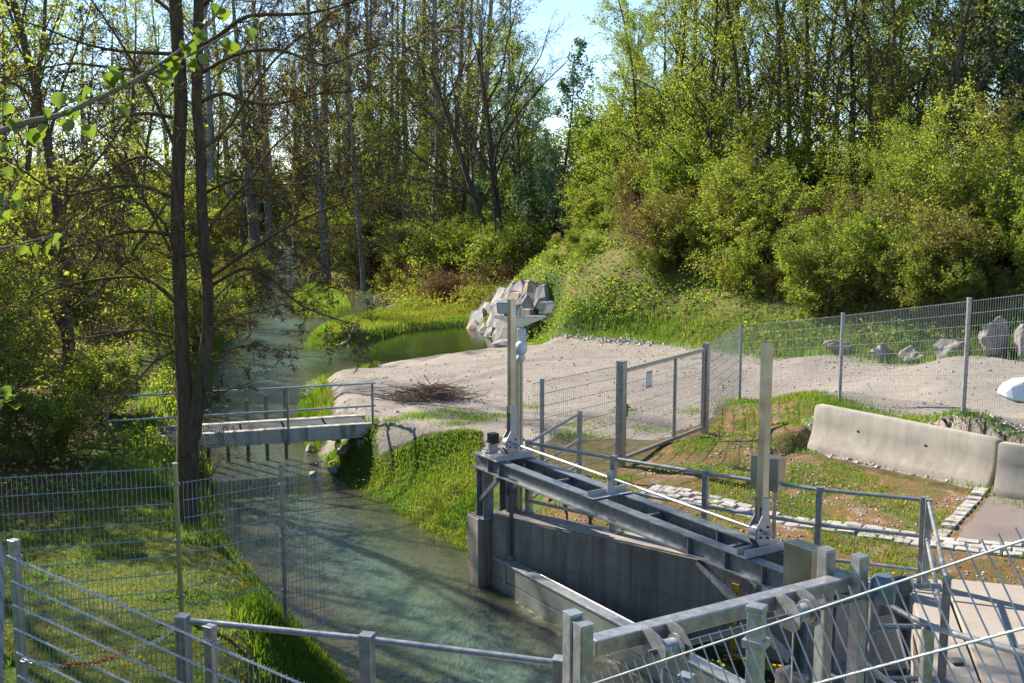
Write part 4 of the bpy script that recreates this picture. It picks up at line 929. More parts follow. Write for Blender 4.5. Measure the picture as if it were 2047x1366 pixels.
fs = [(i*4+k, i*4+(k+1) % 4, i*4+4+(k+1) % 4, i*4+4+k) for i in range(4) for k in range(4)]+[(3, 2, 1, 0), (16, 17, 18, 19)]
m.add(vs, fs); m.build('lamp_head', 'white_plastic', sla, .02)
m = MB(); m.box(V(x0+.35, 9, lp.z-.075), (.5, .22, .02)); m.build('lamp_lens', 'dark_steel', sla, .004)
m = MB(); m.path([V(sp.x, sp.y, g1(sp.x, sp.y)-.1), V(sp.x, sp.y, lp.z-.1), V(sp.x-.1, sp.y-.03, lp.z+.02), V(x0+.7, 9, lp.z+.03)], .05, 10, .03); m.build('lamp_pole', 'galvanized', sla, 0, True)
# ------------------------------------------------------------------ plant generators
def tubes_np(branches, sides=4):
    """branches: list of (pts list, radii list) -> verts, quads"""
    groups = {}
    for pts, rad in branches: groups.setdefault(len(pts), []).append((pts, rad))
    Vs = []; Fs = []; base = 0
    for n, L in groups.items():
        P = np.array([q[0] for q in L], float); R = np.array([q[1] for q in L], float); b = len(L)
        T = np.gradient(P, axis=1); T /= np.linalg.norm(T, axis=2, keepdims=True)+1e-9
        ref = np.where(np.abs(T[:, :1, 2:3]) > .8, np.array([[[1., 0, 0]]]), np.array([[[0, 0, 1.]]]))
        X = np.cross(T, np.broadcast_to(ref, T.shape)); X /= np.linalg.norm(X, axis=2, keepdims=True)+1e-9; Y = np.cross(T, X)
        k = np.arange(sides)*2*np.pi/sides
        ring = P[:, :, None, :]+R[:, :, None, None]*(X[:, :, None, :]*np.cos(k)[None, None, :, None]+Y[:, :, None, :]*np.sin(k)[None, None, :, None])
        Vs.append(ring.reshape(-1, 3)); bi = np.arange(b)[:, None, None]*n*sides; si = np.arange(n-1)[None, :, None]*sides; ki = np.arange(sides)[None, None, :]; k2 = (ki+1) % sides
        f = np.stack([base+bi+si+ki, base+bi+si+k2, base+bi+si+sides+k2, base+bi+si+sides+ki], -1); Fs.append(f.reshape(-1, 4)); base += b*n*sides
    return np.vstack(Vs), np.vstack(Fs)
def leaves_np(P, size, rs, droop=.2, wide=.62, up=0.0):
    P = np.asarray(P, float); n = len(P); a = rs.normal(size=(n, 3)); a[:, 2] = a[:, 2]*.7-droop; a /= np.linalg.norm(a, axis=1, keepdims=True)+1e-9
    nr = rs.normal(size=(n, 3)); nr[:, 2] += up; b = np.cross(a, nr); b /= np.linalg.norm(b, axis=1, keepdims=True)+1e-9; c = np.cross(a, b)
    s = (size*(.55+.9*rs.rand(n)))[:, None]; fold = .12*s*c
    v = np.stack([P, P+a*s*.45+b*s*wide*.5+fold, P+a*s, P+a*s*.45-b*s*wide*.5+fold], 1).reshape(-1, 3)
    i = np.arange(n)*4; f = np.stack([np.stack([i, i+1, i+2], 1), np.stack([i, i+2, i+3], 1)], 1).reshape(-1, 3)
    return v, f, np.repeat(rs.rand(n), 4)
class Plant:
    def __init__(s, seed): s.r = random.Random(seed); s.br = {}; s.lf = []
    def grow(s, p, d, L, r, lvl, C):
        R = s.r; n = C['seg'][lvl]; pts = [p]; rad = [r]; px, py, pz = p; dx, dy, dz = d; st = L/n; w = C['wander'][lvl]; up = C['up'][lvl]; dirs = [d]
        for i in range(n):
            dx += R.gauss(0, w); dy += R.gauss(0, w); dz += R.gauss(0, w)+up
            q = 1/math.sqrt(dx*dx+dy*dy+dz*dz); dx *= q; dy *= q; dz *= q
            px += dx*st; py += dy*st; pz += dz*st; pts.append((px, py, pz)); rad.append(max(C.get('rmin', .002), r*(1-C['taper'][lvl]*(i+1)/n))); dirs.append((dx, dy, dz))
        s.br.setdefault(lvl, []).append((pts, rad)); s.children(pts, rad, dirs, L, lvl, C)
    def children(s, pts, rad, dirs, L, lvl, C):
        R = s.r; n = len(pts)-1
        if lvl >= C['leaf_from']:
            k = C['leaf_n']; k = int(k)+(R.random() < k-int(k)); sp = C.get('spread', .05)
            for _ in range(k):
                t = R.random()**.7*n; i = min(int(t), n-1); f = t-i; a = pts[i]; b = pts[i+1]
                s.lf.append((a[0]+(b[0]-a[0])*f+R.gauss(0, sp), a[1]+(b[1]-a[1])*f+R.gauss(0, sp), a[2]+(b[2]-a[2])*f+R.gauss(0, sp)))
        if lvl+1 >= len(C['seg']): return
        m = C['n'][lvl]; m = int(m*R.uniform(.8, 1.2)+R.random())
        for j in range(m):
            t = (C['t0'][lvl]+(1-C['t0'][lvl])*(j+R.random())/m)*n; i = min(int(t), n-1); f = t-i; a = pts[i]; b = pts[i+1]; q = (a[0]+(b[0]-a[0])*f, a[1]+(b[1]-a[1])*f, a[2]+(b[2]-a[2])*f)
            d = dirs[min(i+1, n)]; ang = math.radians(C['ang'][lvl]*R.uniform(.7, 1.25)); az = R.random()*2*math.pi
            dv = Vector(d); x = dv.orthogonal().normalized(); y = dv.cross(x); nd = dv*math.cos(ang)+(x*math.cos(az)+y*math.sin(az))*math.sin(ang)
            tt = t/n; s.grow(q, tuple(nd), L*C['ratio'][lvl]*(1-C['shrink'][lvl]*tt)*R.uniform(.7, 1.2), max(C.get('rmin', .002), (rad[i]+(rad[i+1]-rad[i])*f)*C['rr'][lvl]), lvl+1, C)
    def meshes(s, name, bark, leafmat, lsize, split=1, droop=.2, sides=(7, 5, 3, 3, 3), lmax=None, seed=0, twig=None):
        """(trunk mesh, branch mesh, foliage mesh)"""
        out = {}; tr = [b for l in range(split) for b in s.br.get(l, [])]
        v, f = tubes_np(tr, sides[0]); out['trunk'] = np_mesh(name+'_trunk', v, f, bark, smooth=True)
        Vs = []; Fs = []; base = 0
        for l in sorted(s.br):
            if l < split: continue
            v, f = tubes_np(s.br[l], sides[min(l, 4)]); Vs.append(v); Fs.append(f+base); base += len(v)
        if Vs: out['branches'] = np_mesh(name+'_branches', np.vstack(Vs), np.vstack(Fs), twig or bark, smooth=True)
        if leafmat and s.lf:
            P = np.array(s.lf); rs = np.random.RandomState(seed)
            if lmax and len(P) > lmax: P = P[rs.permutation(len(P))[:lmax]]
            v, f, ti = leaves_np(P, lsize, rs, droop); out['foliage'] = np_mesh(name+'_leaves', v, f, leafmat, ti)
        return out
PART = {'trunk': 'trunk', 'branches': 'branches', 'foliage': 'crown'}
def where(group, x, y):
    a = x/y; g = group or ''
    if 'embankment' in g: return ' beside the gap of sky' if a < .13 else ' above the fence corner' if a < .22 else ' above the concrete barrier' if a < .33 else ' above the boulders' if a < .43 else ' by the blossoming trees'
    if 'left wood' in g or 'left bank' in g or 'left shore' in g: return ' level with the footbridge' if y < 27 else ' just beyond the footbridge' if y < 42 else ' far up the stream'
    if 'far bank' in g: return ' behind the pond rocks' if a > -.06 else ' behind the backwater' if a > -.13 else ' by the stream bend'
    if 'tall' in g or 'deep in' in g: return ' on the left bank' if a < -.2 else ' on the right bank' if a < -.1 else ' near the bare forked tree'
    return ''
def place(meshes, name, label, cat, x, y, rot, sc, group, names=PART, sz=None, z=None, mats=None):
    if group: label = ' '.join((label+where(group, x, y)).split()[:16])
    zz = g1(x, y)-.06 if z is None else z; o = thing(name, label, cat, V(x, y, zz), group); o.rotation_euler = (0, 0, rot); o.scale = (sc, sc, sz or sc)
    for k, me in meshes.items(): obj(names[k], me, o)
    return o
# --- prototypes
def slim_cfg(leaf_n, bare=False): return dict(seg=(14, 5, 4, 2), wander=(.035, .10, .16, .2), up=(.03, .045, .02, .0), taper=(.86, .8, .7, .5), n=(32, 7, 4), t0=(.10, .15, .1), ang=(48, 42, 45), ratio=(.32, .42, .45), shrink=(.55, .5, .4), rr=(.42, .5, .55), leaf_from=2, leaf_n=leaf_n, spread=.09, rmin=.004)
slim = []
for sd, lm, ln in ((1, 'leaf_spring', 10), (2, 'leaf_spring', 7), (3, 'leaf_green', 9), (4, 'leaf_yellow', 3.5)):
    P_ = Plant(sd); P_.grow((0, 0, -.2), (P_.r.uniform(-.12, .12), P_.r.uniform(-.1, .1), 1), 11.5, .13, 0, slim_cfg(ln)); slim.append(P_.meshes('slim%d' % sd, 'bark_mid', lm, .09, 1, .25, seed=sd, lmax=14000))
# poplars: tall pale trunks, high sparse crowns
pop = []
for sd, ln in ((11, 1.6), (12, 2.6), (13, .5)):
    P_ = Plant(sd); C = dict(seg=(16, 6, 4, 2), wander=(.018, .08, .15, .2), up=(.01, .07, .04, .02), taper=(.8, .8, .7, .5), n=(26, 8, 4), t0=(.25, .15, .1), ang=(50, 40, 42), ratio=(.24, .42, .45), shrink=(.45, .5, .4), rr=(.3, .5, .55), leaf_from=2, leaf_n=ln, spread=.14, rmin=.008)
    P_.grow((0, 0, -.3), (P_.r.uniform(-.03, .03), 0, 1), 25, .34, 0, C); pop.append(P_.meshes('pop%d' % sd, 'bark_pale', 'leaf_olive', .19, 1, .2, seed=sd, lmax=9000, twig='bark_mid'))
# leafy trees (rounder, for banks and the back of the wood)
bush = []
for sd, lm, ls in ((21, 'leaf_spring', .075), (22, 'leaf_olive', .07), (23, 'leaf_green', .075), (24, 'leaf_yellow', .07), (25, 'leaf_spring', .062)):
    P_ = Plant(sd); C = dict(seg=(5, 4, 3, 2), wander=(.13, .16, .2, .2), up=(.05, .03, .01, 0), taper=(.8, .7, .6, .5), n=(10, 6, 4), t0=(.12, .1, .1), ang=(46, 46, 50), ratio=(.55, .5, .5), shrink=(.4, .4, .3), rr=(.55, .55, .6), leaf_from=2, leaf_n=9, spread=.055, rmin=.0035)
    for k in range(9):
        a = k*2.4+P_.r.random(); t_ = P_.r.uniform(.15, .75); P_.grow((math.cos(a)*.18, math.sin(a)*.18, -.1), (math.cos(a)*t_, math.sin(a)*t_, 1), P_.r.uniform(1.7, 2.6), .026, 0, C)
    bush.append(P_.meshes('bush%d' % sd, 'twig_brown', lm, ls, 1, .15, (4, 3, 3, 3, 3), 15000, sd))
bram = []
for sd in (31, 32):
    P_ = Plant(sd); C = dict(seg=(6, 4, 2), wander=(.16, .2, .2), up=(-.06, -.03, 0), taper=(.7, .6, .5), n=(8, 5), t0=(.15, .1), ang=(55, 55), ratio=(.5, .5), shrink=(.3, .3), rr=(.6, .6), leaf_from=1, leaf_n=4, spread=.06, rmin=.003)
    for k in range(26):
        a = k*2.4; t_ = P_.r.uniform(.3, 1.1); P_.grow((math.cos(a)*.4*P_.r.random(), math.sin(a)*.4*P_.r.random(), -.05), (math.cos(a)*t_, math.sin(a)*t_, 1), P_.r.uniform(1.0, 1.9), .012, 0, C)
    bram.append(P_.meshes('bram%d' % sd, 'twig_brown', 'leaf_brown' if sd == 31 else 'leaf_yellow', .07, 1, .15, (4, 3, 3), 5000, sd))
# tall saplings for the left wood: thin stems, tiers of yellow-green leaves
sap = []
for sd, lm in ((41, 'leaf_yellow'), (42, 'leaf_spring'), (43, 'leaf_olive')):
    P_ = Plant(sd); C = dict(seg=(9, 4, 3, 2), wander=(.07, .12, .18, .2), up=(.03, .0, -.01, 0), taper=(.85, .8, .7, .5), n=(16, 6, 3), t0=(.12, .15, .1), ang=(62, 45, 48), ratio=(.42, .45, .45), shrink=(.5, .4, .3), rr=(.42, .5, .6), leaf_from=2, leaf_n=5, spread=.07, rmin=.003)
    for k in range(3):
        a = k*2.1; P_.grow((math.cos(a)*.15, math.sin(a)*.15, -.1), (math.cos(a)*.12, math.sin(a)*.12, 1), P_.r.uniform(3.6, 4.8), .04, 0, C)
    sap.append(P_.meshes('sap%d' % sd, 'bark_mid', lm, .075, 1, .2, (5, 4, 3, 3, 3), 11000, sd))
# bare spreading tree and dense dark tree with blossom
P_ = Plant(51); C = dict(seg=(10, 7, 5, 3, 2), wander=(.03, .09, .13, .16, .2), up=(.0, .05, .02, .01, 0), taper=(.7, .8, .8, .7, .5), n=(11, 9, 6, 3), t0=(.3, .2, .15, .1), ang=(42, 38, 40, 42), ratio=(.62, .48, .45, .45), shrink=(.35, .5, .5, .4), rr=(.5, .5, .5, .5), leaf_from=9, leaf_n=0, rmin=.006)
P_.grow((0, 0, -.3), (.08, 0, 1), 11, .24, 0, C); P_.grow((.2, 0, -.3), (.30, .05, 1), 11, .20, 0, C); bare = P_.meshes('bare', 'bark_mid', None, .1, 1)
P_ = Plant(61); C = slim_cfg(12); C['n'] = (34, 9, 4); C['t0'] = (.08, .1, .1); C['ratio'] = (.30, .45, .45); P_.grow((0, 0, -.2), (0, 0, 1), 13, .16, 0, C); dark = P_.meshes('dark', 'bark_mid', 'leaf_dark', .13, 1, .3, seed=61, lmax=24000)
Pb = np.array(P_.lf); rs = np.random.RandomState(3); Pb = Pb[rs.permutation(len(Pb))[:1500]]; Pc = (Pb[:, None, :]+rs.normal(size=(len(Pb), 6, 3))*np.array([.03, .03, .06])).reshape(-1, 3); v, f, ti = leaves_np(Pc, .075, rs, .1, .9)
dark['blossom'] = np_mesh('dark_blossom', v, f, 'blossom', ti)
P_ = Plant(71); C = slim_cfg(9); C['n'] = (22, 7, 4); C['t0'] = (.1, .1, .1); C['ratio'] = (.32, .42, .45); P_.grow((0, 0, -.2), (0, 0, 1), 9, .1, 0, C); hazy = P_.meshes('hazy', 'bark_mid', 'leaf_bluegreen', .11, 1, .2, seed=71, lmax=12000)
PN = dict(PART); PN['blossom'] = 'blossom'

# ------------------------------------------------------------------ the wood
R2 = random.Random(5)
def at_px(px, y): return aty(px, 600, y).x
def left_shore(y): return float(np.interp(y, [12.5, 16, 20, 24, 30, 40, 60, 90, 150], [-1.9, -3.9, -5.6, -6.6, -8.0, -11, -14, -20, -31]))
# tall poplars ahead, behind the stream bend
for px, y, k, sc in ((405, 92, 0, 1.0), (432, 78, 2, .95), (470, 105, 1, 1.05), (512, 84, 0, 1.0), (545, 90, 2, 1.05), (556, 120, 1, 1.0), (600, 130, 2, 1.1), (640, 112, 0, 1.0), (664, 84, 1, .95), (692, 80, 0, 1.0), (728, 66, 1, .62), (748, 88, 2, 1.1), (782, 100, 0, 1.0), (820, 92, 1, 1.0), (850, 84, 0, 1.05), (884, 78, 1, 1.0), (902, 82, 1, .9), (925, 90, 0, 1.0), (958, 80, 1, .95), (350, 120, 1, 1.0), (300, 110, 0, 1.0), (240, 130, 2, 1.1), (180, 115, 1, 1.0), (90, 125, 0, 1.0), (30, 110, 1, 1.0), (1000, 96, 1, .9)):
    place(pop[k], 'poplar_tree', ('tall pale trunked tree with thin olive leaves in the wood ahead', 'tall pale trunked tree with fuller olive crown in the wood ahead', 'tall pale trunked tree almost bare in the wood ahead')[k], 'tree', at_px(px, y), y, R2.random()*6.3, sc*R2.uniform(.92, 1.08), 'tall trees in the wood ahead')
for i in range(30):
    px = 420+R2.random()*560; y = 62+R2.random()*60; k = R2.choice((1, 1, 0))
    if px < 640: y = max(y, 95)
    place(pop[k], 'poplar_tree', ('thin tree with olive leaves standing among the tall pale trunks', 'leafier thin tree standing among the tall pale trunks')[k], 'tree', at_px(px, y), y, R2.random()*6.3, R2.uniform(.55, .95), 'thin trees among the tall ones')
for i in range(20):
    px = 660+R2.random()*420; y = 66+R2.random()*30; k = R2.choice((0, 1, 2, 3, 3)); place(slim[k], 'slender_tree', ('bright leaved slender tree above the far bank brush', 'loosely leaved slender tree above the far bank brush', 'deep green slender tree above the far bank brush', 'yellowish slender tree above the far bank brush')[k], 'tree', at_px(px, y), y, R2.random()*6, R2.uniform(.7, 1.25), 'slender trees above the far bank')
for i in range(9):
    px = -60+R2.random()*560; y = 60+R2.random()*40; k = R2.choice((3, 3, 1)); x = min(at_px(px, y), left_shore(y)-2)
    place(slim[k], 'slender_tree', ('bright leaved slender tree deep in the left wood', 'loosely leaved slender tree deep in the left wood', '', 'yellowish slender tree deep in the left wood')[k], 'tree', x, y, R2.random()*6, R2.uniform(.8, 1.3), 'slender trees deep in the left wood')
for i in range(14):
    y = 26+R2.random()*45; k = R2.choice((0, 1, 3, 4)); place(bush[k], 'shrub', ('bright green shrub leaning over the left shore', 'olive shrub leaning over the left shore', '', 'yellowish shrub leaning over the left shore', 'fine leaved shrub leaning over the left shore')[k], 'shrub', left_shore(y)-.9-R2.random()*.8, y, R2.random()*6, R2.uniform(.6, 1.0), 'shrubs leaning over the left shore', {'trunk': 'stems', 'branches': 'twigs', 'foliage': 'foliage'})
# bare forked tree at the gap and the bluish tree under it
place(bare, 'bare_tree', 'bare forked tree with fanned branches beside the gap of sky', 'tree', at_px(1012, 62), 62, 2.6, 1.25, None)
for px, y, s in ((1095, 58, 1.25), (1050, 64, 1.2), (1120, 66, .85)):
    place(hazy, 'hazy_tree', 'bluish green bushy tree behind the grassy ridge of the embankment', 'tree', at_px(px, y), y, R2.random()*6, s, 'bluish trees behind the ridge', z=g1(at_px(px, y), y))
# embankment trees
for px, y, k, s in ((1245, 52, 0, .85), (1228, 55, 1, .9), (1262, 47, 1, .85), (1300, 50, 0, .9), (1345, 44, 3, 1.05), (1385, 46, 3, 1.15), (1405, 41, 1, 1.0), (1450, 48, 0, 1.05), (1495, 44, 3, 1.0), (1530, 46, 1, 1.0), (1575, 42, 3, .95), (1600, 50, 0, 1.05), (1640, 44, 1, 1.05), (1690, 40, 3, 1.05), (1735, 38, 3, 1.1), (1720, 48, 2, 1.0), (1790, 44, 0, 1.05), (1830, 38, 1, 1.0), (1860, 44, 2, 1.05), (1915, 36, 3, 1.1), (1400, 60, 1, 1.0), (1760, 58, 1, 1.0), (1990, 54, 2, 1.0), (1330, 47, 3, .9), (1420, 43, 3, .95), (1470, 41, 3, 1.0), (1555, 40, 3, .9), (1660, 38, 3, 1.0), (1775, 36, 3, .95), (1870, 35, 3, 1.0), (1610, 43, 3, 1.1)):
    place(slim[k], 'slender_tree', ('slender tree thick with bright spring leaves on the embankment', 'slender tree with loose bright leaves on the embankment', 'slender tree with deeper green leaves on the embankment', 'slender dark stemmed tree with few yellowish leaves on the embankment')[k], 'tree', at_px(px, y), y, R2.random()*6.3, s, 'slender trees on the embankment')
for px, y, s in ((1985, 38, 1.0), (2060, 34, 1.0), (2040, 42, 1.05), (1950, 44, 1.0)):
    place(dark, 'blossoming_tree', 'dense dark green tree with white blossom on the embankment', 'tree', at_px(px, y), y, R2.random()*6.3, s, 'white blossoming trees', names=PN)
# shrubs on the embankment
def shrub_at(px, y, k, s, label, group, dy=0): place(bush[k], 'shrub', label, 'shrub', at_px(px, y), y, R2.random()*6.3, s, group, {'trunk': 'stems', 'branches': 'twigs', 'foliage': 'foliage'}, s*R2.uniform(.85, 1.15))
SL = ('bright green leafy shrub on the embankment slope', 'olive shrub on the embankment slope', 'deep green shrub on the embankment slope', 'yellowish shrub on the embankment slope', 'fine leaved light green shrub on the embankment slope')
for i in range(38):
    px = 1180+R2.random()*900; fr = R2.random(); y0 = float(np.interp(px, [1180, 1300, 1500, 1700, 2080], [46, 40, 34, 30, 26])); y = y0+fr*8.5
    if px < 1330: y = max(y, 49.5)
    k = R2.choice((0, 0, 4, 4, 1, 3)); shrub_at(px, y, k, R2.choice((.55, .7, .85, 1.0, 1.2)), SL[k], 'shrubs on the embankment')
for px, y, k, s in ((1240, 53, 0, 1.6), (1270, 51, 0, 1.9), (1230, 56, 4, 1.7), (1310, 50, 4, 1.6), (1260, 55, 0, 2.3), (1330, 51, 0, 2.0), (1215, 62, 0, 1.6), (1290, 57, 4, 2.4)): shrub_at(px, y, k, s, SL[k], 'shrubs on the embankment')
for i in range(26):
    px = 1270+R2.random()*560; y = float(np.interp(px, [1150, 1300, 1500, 1800], [44, 38.5, 33.5, 28.5]))+R2.random()*5; k = R2.choice((0, 1, 1, 0))
    place(bram[k], 'bramble', ('brown dry bramble thicket at the foot of the embankment', 'yellow green bramble thicket at the foot of the embankment')[k], 'bramble', at_px(px, y), y, R2.random()*6, R2.uniform(.7, 1.15), 'brambles on the embankment', {'trunk': 'stems', 'branches': 'twigs', 'foliage': 'foliage'})
for i in range(46):
    px = 1260+R2.random()*840; y = float(np.interp(px, [1260, 1300, 1500, 1700, 2080], [44, 37.5, 33, 29.5, 26]))+R2.random()*3.2; k = R2.choice((0, 4, 4, 1, 3)); sc = R2.choice((.35, .45, .55, .7, .9))
    place(bush[k], 'shrub', ('small bright green bush low on the embankment foot', 'small olive bush low on the embankment foot', '', 'small yellowish bush low on the embankment foot', 'small fine leaved bush low on the embankment foot')[k], 'shrub', at_px(px, y), y, R2.random()*6, sc, 'small bushes at the embankment foot', {'trunk': 'stems', 'branches': 'twigs', 'foliage': 'foliage'})
for i in range(16):
    px = 1090+R2.random()*230; y = float(np.interp(px, [1090, 1320], [43, 38]))+R2.random()*7; k = R2.choice((0, 4, 3)); place(bush[k], 'shrub', ('tiny bright green bush on the open grassy slope', '', '', 'tiny yellowish bush on the open grassy slope', 'tiny fine leaved bush on the open grassy slope')[k], 'shrub', at_px(px, y), y, R2.random()*6, R2.uniform(.15, .38), 'tiny bushes on the open slope', {'trunk': 'stems', 'branches': 'twigs', 'foliage': 'foliage'})
for i in range(22):
    px = 1290+R2.random()*780; y = float(np.interp(px, [1290, 1500, 1700, 2080], [40, 35, 31, 27.5]))+R2.random()*8; k = R2.choice((0, 1, 1, 2))
    place(sap[k], 'sapling', ('thin yellow leaved sapling standing among the embankment shrubs', 'thin bright green sapling standing among the embankment shrubs', 'thin olive sapling standing among the embankment shrubs')[k], 'sapling', at_px(px, y), y, R2.random()*6, R2.uniform(.55, 1.0), 'saplings on the embankment')
# brush on the far bank, right of the stream
BL = ('bright green shrub on the far stream bank', 'olive shrub on the far stream bank', 'deep green shrub on the far stream bank', 'yellowish shrub on the far stream bank', 'fine leaved pale shrub on the far stream bank')
for i in range(66):
    y = 58+R2.random()**1.4*34; px = 640+R2.random()*470; x = at_px(px, y)
    if y < np.interp(px, [640, 760, 900, 960, 1010, 1110], [82, 70, 60, 57, 58, 64]): y = float(np.interp(px, [640, 760, 900, 960, 1010, 1110], [82, 70, 60, 57, 58, 64]))+R2.random()*6
    k = R2.choice((0, 1, 1, 2, 3, 3, 4)); shrub_at(px, y, k, R2.uniform(.9, 1.9), BL[k], 'shrubs on the far bank')
for i in range(16):
    px = 720+R2.random()*280; y = float(np.interp(px, [720, 900, 1000], [70, 58, 52]))+R2.random()*4; place(bram[R2.choice((0, 1))], 'bramble', 'dry bramble thicket along the far stream bank', 'bramble', at_px(px, y), y, R2.random()*6, R2.uniform(.7, 1.2), 'brambles on the far bank', {'trunk': 'stems', 'branches': 'twigs', 'foliage': 'foliage'})
# far green backdrop of the wood
for i in range(44):
    px = -20+R2.random()*1120; y = 100+R2.random()*70; k = R2.choice((0, 0, 2, 4, 1))
    place(bush[k], 'thicket', 'leafy green thicket far back between the tall trunks', 'shrub', at_px(px, y), y, R2.random()*6, R2.uniform(2.2, 3.6), 'thickets deep in the wood', {'trunk': 'stems', 'branches': 'twigs', 'foliage': 'foliage'})
# left wood: saplings and shrubs on the near left bank
WL = ('tall yellow leaved sapling in the left bank wood', 'tall bright green sapling in the left bank wood', 'tall olive leaved sapling in the left bank wood')
for i in range(33):
    y = 18.5+R2.random()**1.3*32; x = left_shore(y)-1.6-R2.random()*(y*.52-5+3)
    if 19 < y < 24 and x > -9: x -= 2.5
    k = R2.choice((0, 0, 1, 2)); place(sap[k], 'sapling', WL[k], 'sapling', x, y, R2.random()*6, R2.uniform(.75, 1.15), 'saplings in the left wood')
for i in range(27):
    y = 17.5+R2.random()*40; x = left_shore(y)-1.2-R2.random()*(y*.5-4+2); k = R2.choice((0, 3, 3, 4, 1)); sc = R2.uniform(.5, 1.0)
    if 19 < y < 25 and x > -8.5: x -= 1.5
    place(bush[k], 'shrub', ('bright green shrub in the left bank wood', 'olive shrub in the left bank wood', '', 'yellowish shrub in the left bank wood', 'fine leaved shrub in the left bank wood')[k], 'shrub', x, y, R2.random()*6, sc, 'shrubs in the left wood', {'trunk': 'stems', 'branches': 'twigs', 'foliage': 'foliage'})
for i in range(16):
    y = 50+R2.random()*50; x = left_shore(y)-2-R2.random()*(y*.35); k = R2.choice((0, 3, 1, 4))
    place(bush[k], 'shrub', ('bright green shrub up the left stream bank', 'olive shrub up the left stream bank', '', 'yellowish shrub up the left stream bank', 'fine leaved shrub up the left stream bank')[k], 'shrub', x, y, R2.random()*6, R2.uniform(1.2, 2.2), 'shrubs up the left bank', {'trunk': 'stems', 'branches': 'twigs', 'foliage': 'foliage'})
for x, y, k, s in ((-13.2, 19.0, 3, 1.15), (-14.5, 15.0, 1, 1.1), (-12.2, 22.5, 3, 1.2), (-10.4, 13.2, 3, .8)):
    place(slim[k], 'slender_tree', 'slender tree at the edge of the left bank wood beyond the fence', 'tree', x, y, R2.random()*6, s, 'trees edging the left wood')
for px, y, k in ((132, 24, 3), (60, 34, 3), (250, 46, 3), (290, 60, 3), (20, 50, 3), (175, 70, 3)):
    place(slim[k], 'slender_tree', 'slender dark tree with few leaves in the left bank wood', 'tree', at_px(px, y), y, R2.random()*6, 1.25, 'dark slender trees in the left wood')
# ------------------------------------------------------------------ the double-stemmed mossy tree
TY = 15.1
mt = thing('mossy_tree', 'big double stemmed mossy tree with bare arching branches on the left bank', 'tree', V(aty(372, 1075, TY).x, TY, g1(aty(372, 1075, TY).x, TY)))
S_ = TY/FPX
def line3(pix, ydr=0, y0=TY): return [tuple(aty(x, y, y0+ydr*i/max(1, len(pix)-1))) for i, (x, y) in enumerate(pix)]
def smooth_line(pts, k=3):
    P = [Vector(p) for p in pts]; out = []
    for i in range(len(P)-1):
        a = P[max(0, i-1)]; b = P[i]; c = P[i+1]; d = P[min(len(P)-1, i+2)]
        for j in range(k):
            t = j/k; out.append(tuple(.5*((2*b)+(c-a)*t+(2*a-5*b+4*c-d)*t*t+(3*b-a-3*c+d)*t**3)))
    return out+[tuple(P[-1])]
M = Plant(77); TC = dict(seg=(1, 5, 3, 2, 2), wander=(0, .13, .17, .2, .22), up=(0, .01, .015, .01, 0), taper=(.5, .8, .75, .6, .5), n=(0, 9, 6, 3), t0=(0, .12, .1, .1), ang=(0, 46, 48, 50), ratio=(0, .55, .5, .5), shrink=(0, .5, .4, .3), rr=(0, .5, .55, .6), leaf_from=3, leaf_n=.3, spread=.02, rmin=.0042)
trunkL = smooth_line(line3([(370, 1100), (374, 1000), (375, 920), (372, 830), (364, 700), (359, 560), (355, 430), (357, 300), (362, 200), (356, 100), (350, 0), (346, -120), (352, -260)]))
trunkR = smooth_line(line3([(378, 900), (392, 830), (408, 720), (417, 620), (410, 520), (403, 400), (401, 300), (393, 200), (396, 100), (397, 0), (404, -130), (398, -280)], -.25))
wL = np.interp([-CAMZ if False else p[2] for p in trunkL], [-.6, 0.3, 1.0, 1.8, 3, 5.5, 8, 12], [.25, .17, .16, .115, .10, .092, .085, .05])
wR = np.interp([p[2] for p in trunkR], [.5, 1.8, 3, 5.5, 8, 12], [.13, .10, .08, .07, .065, .04])
TR = [(trunkL, list(wL)), (trunkR, list(wR))]
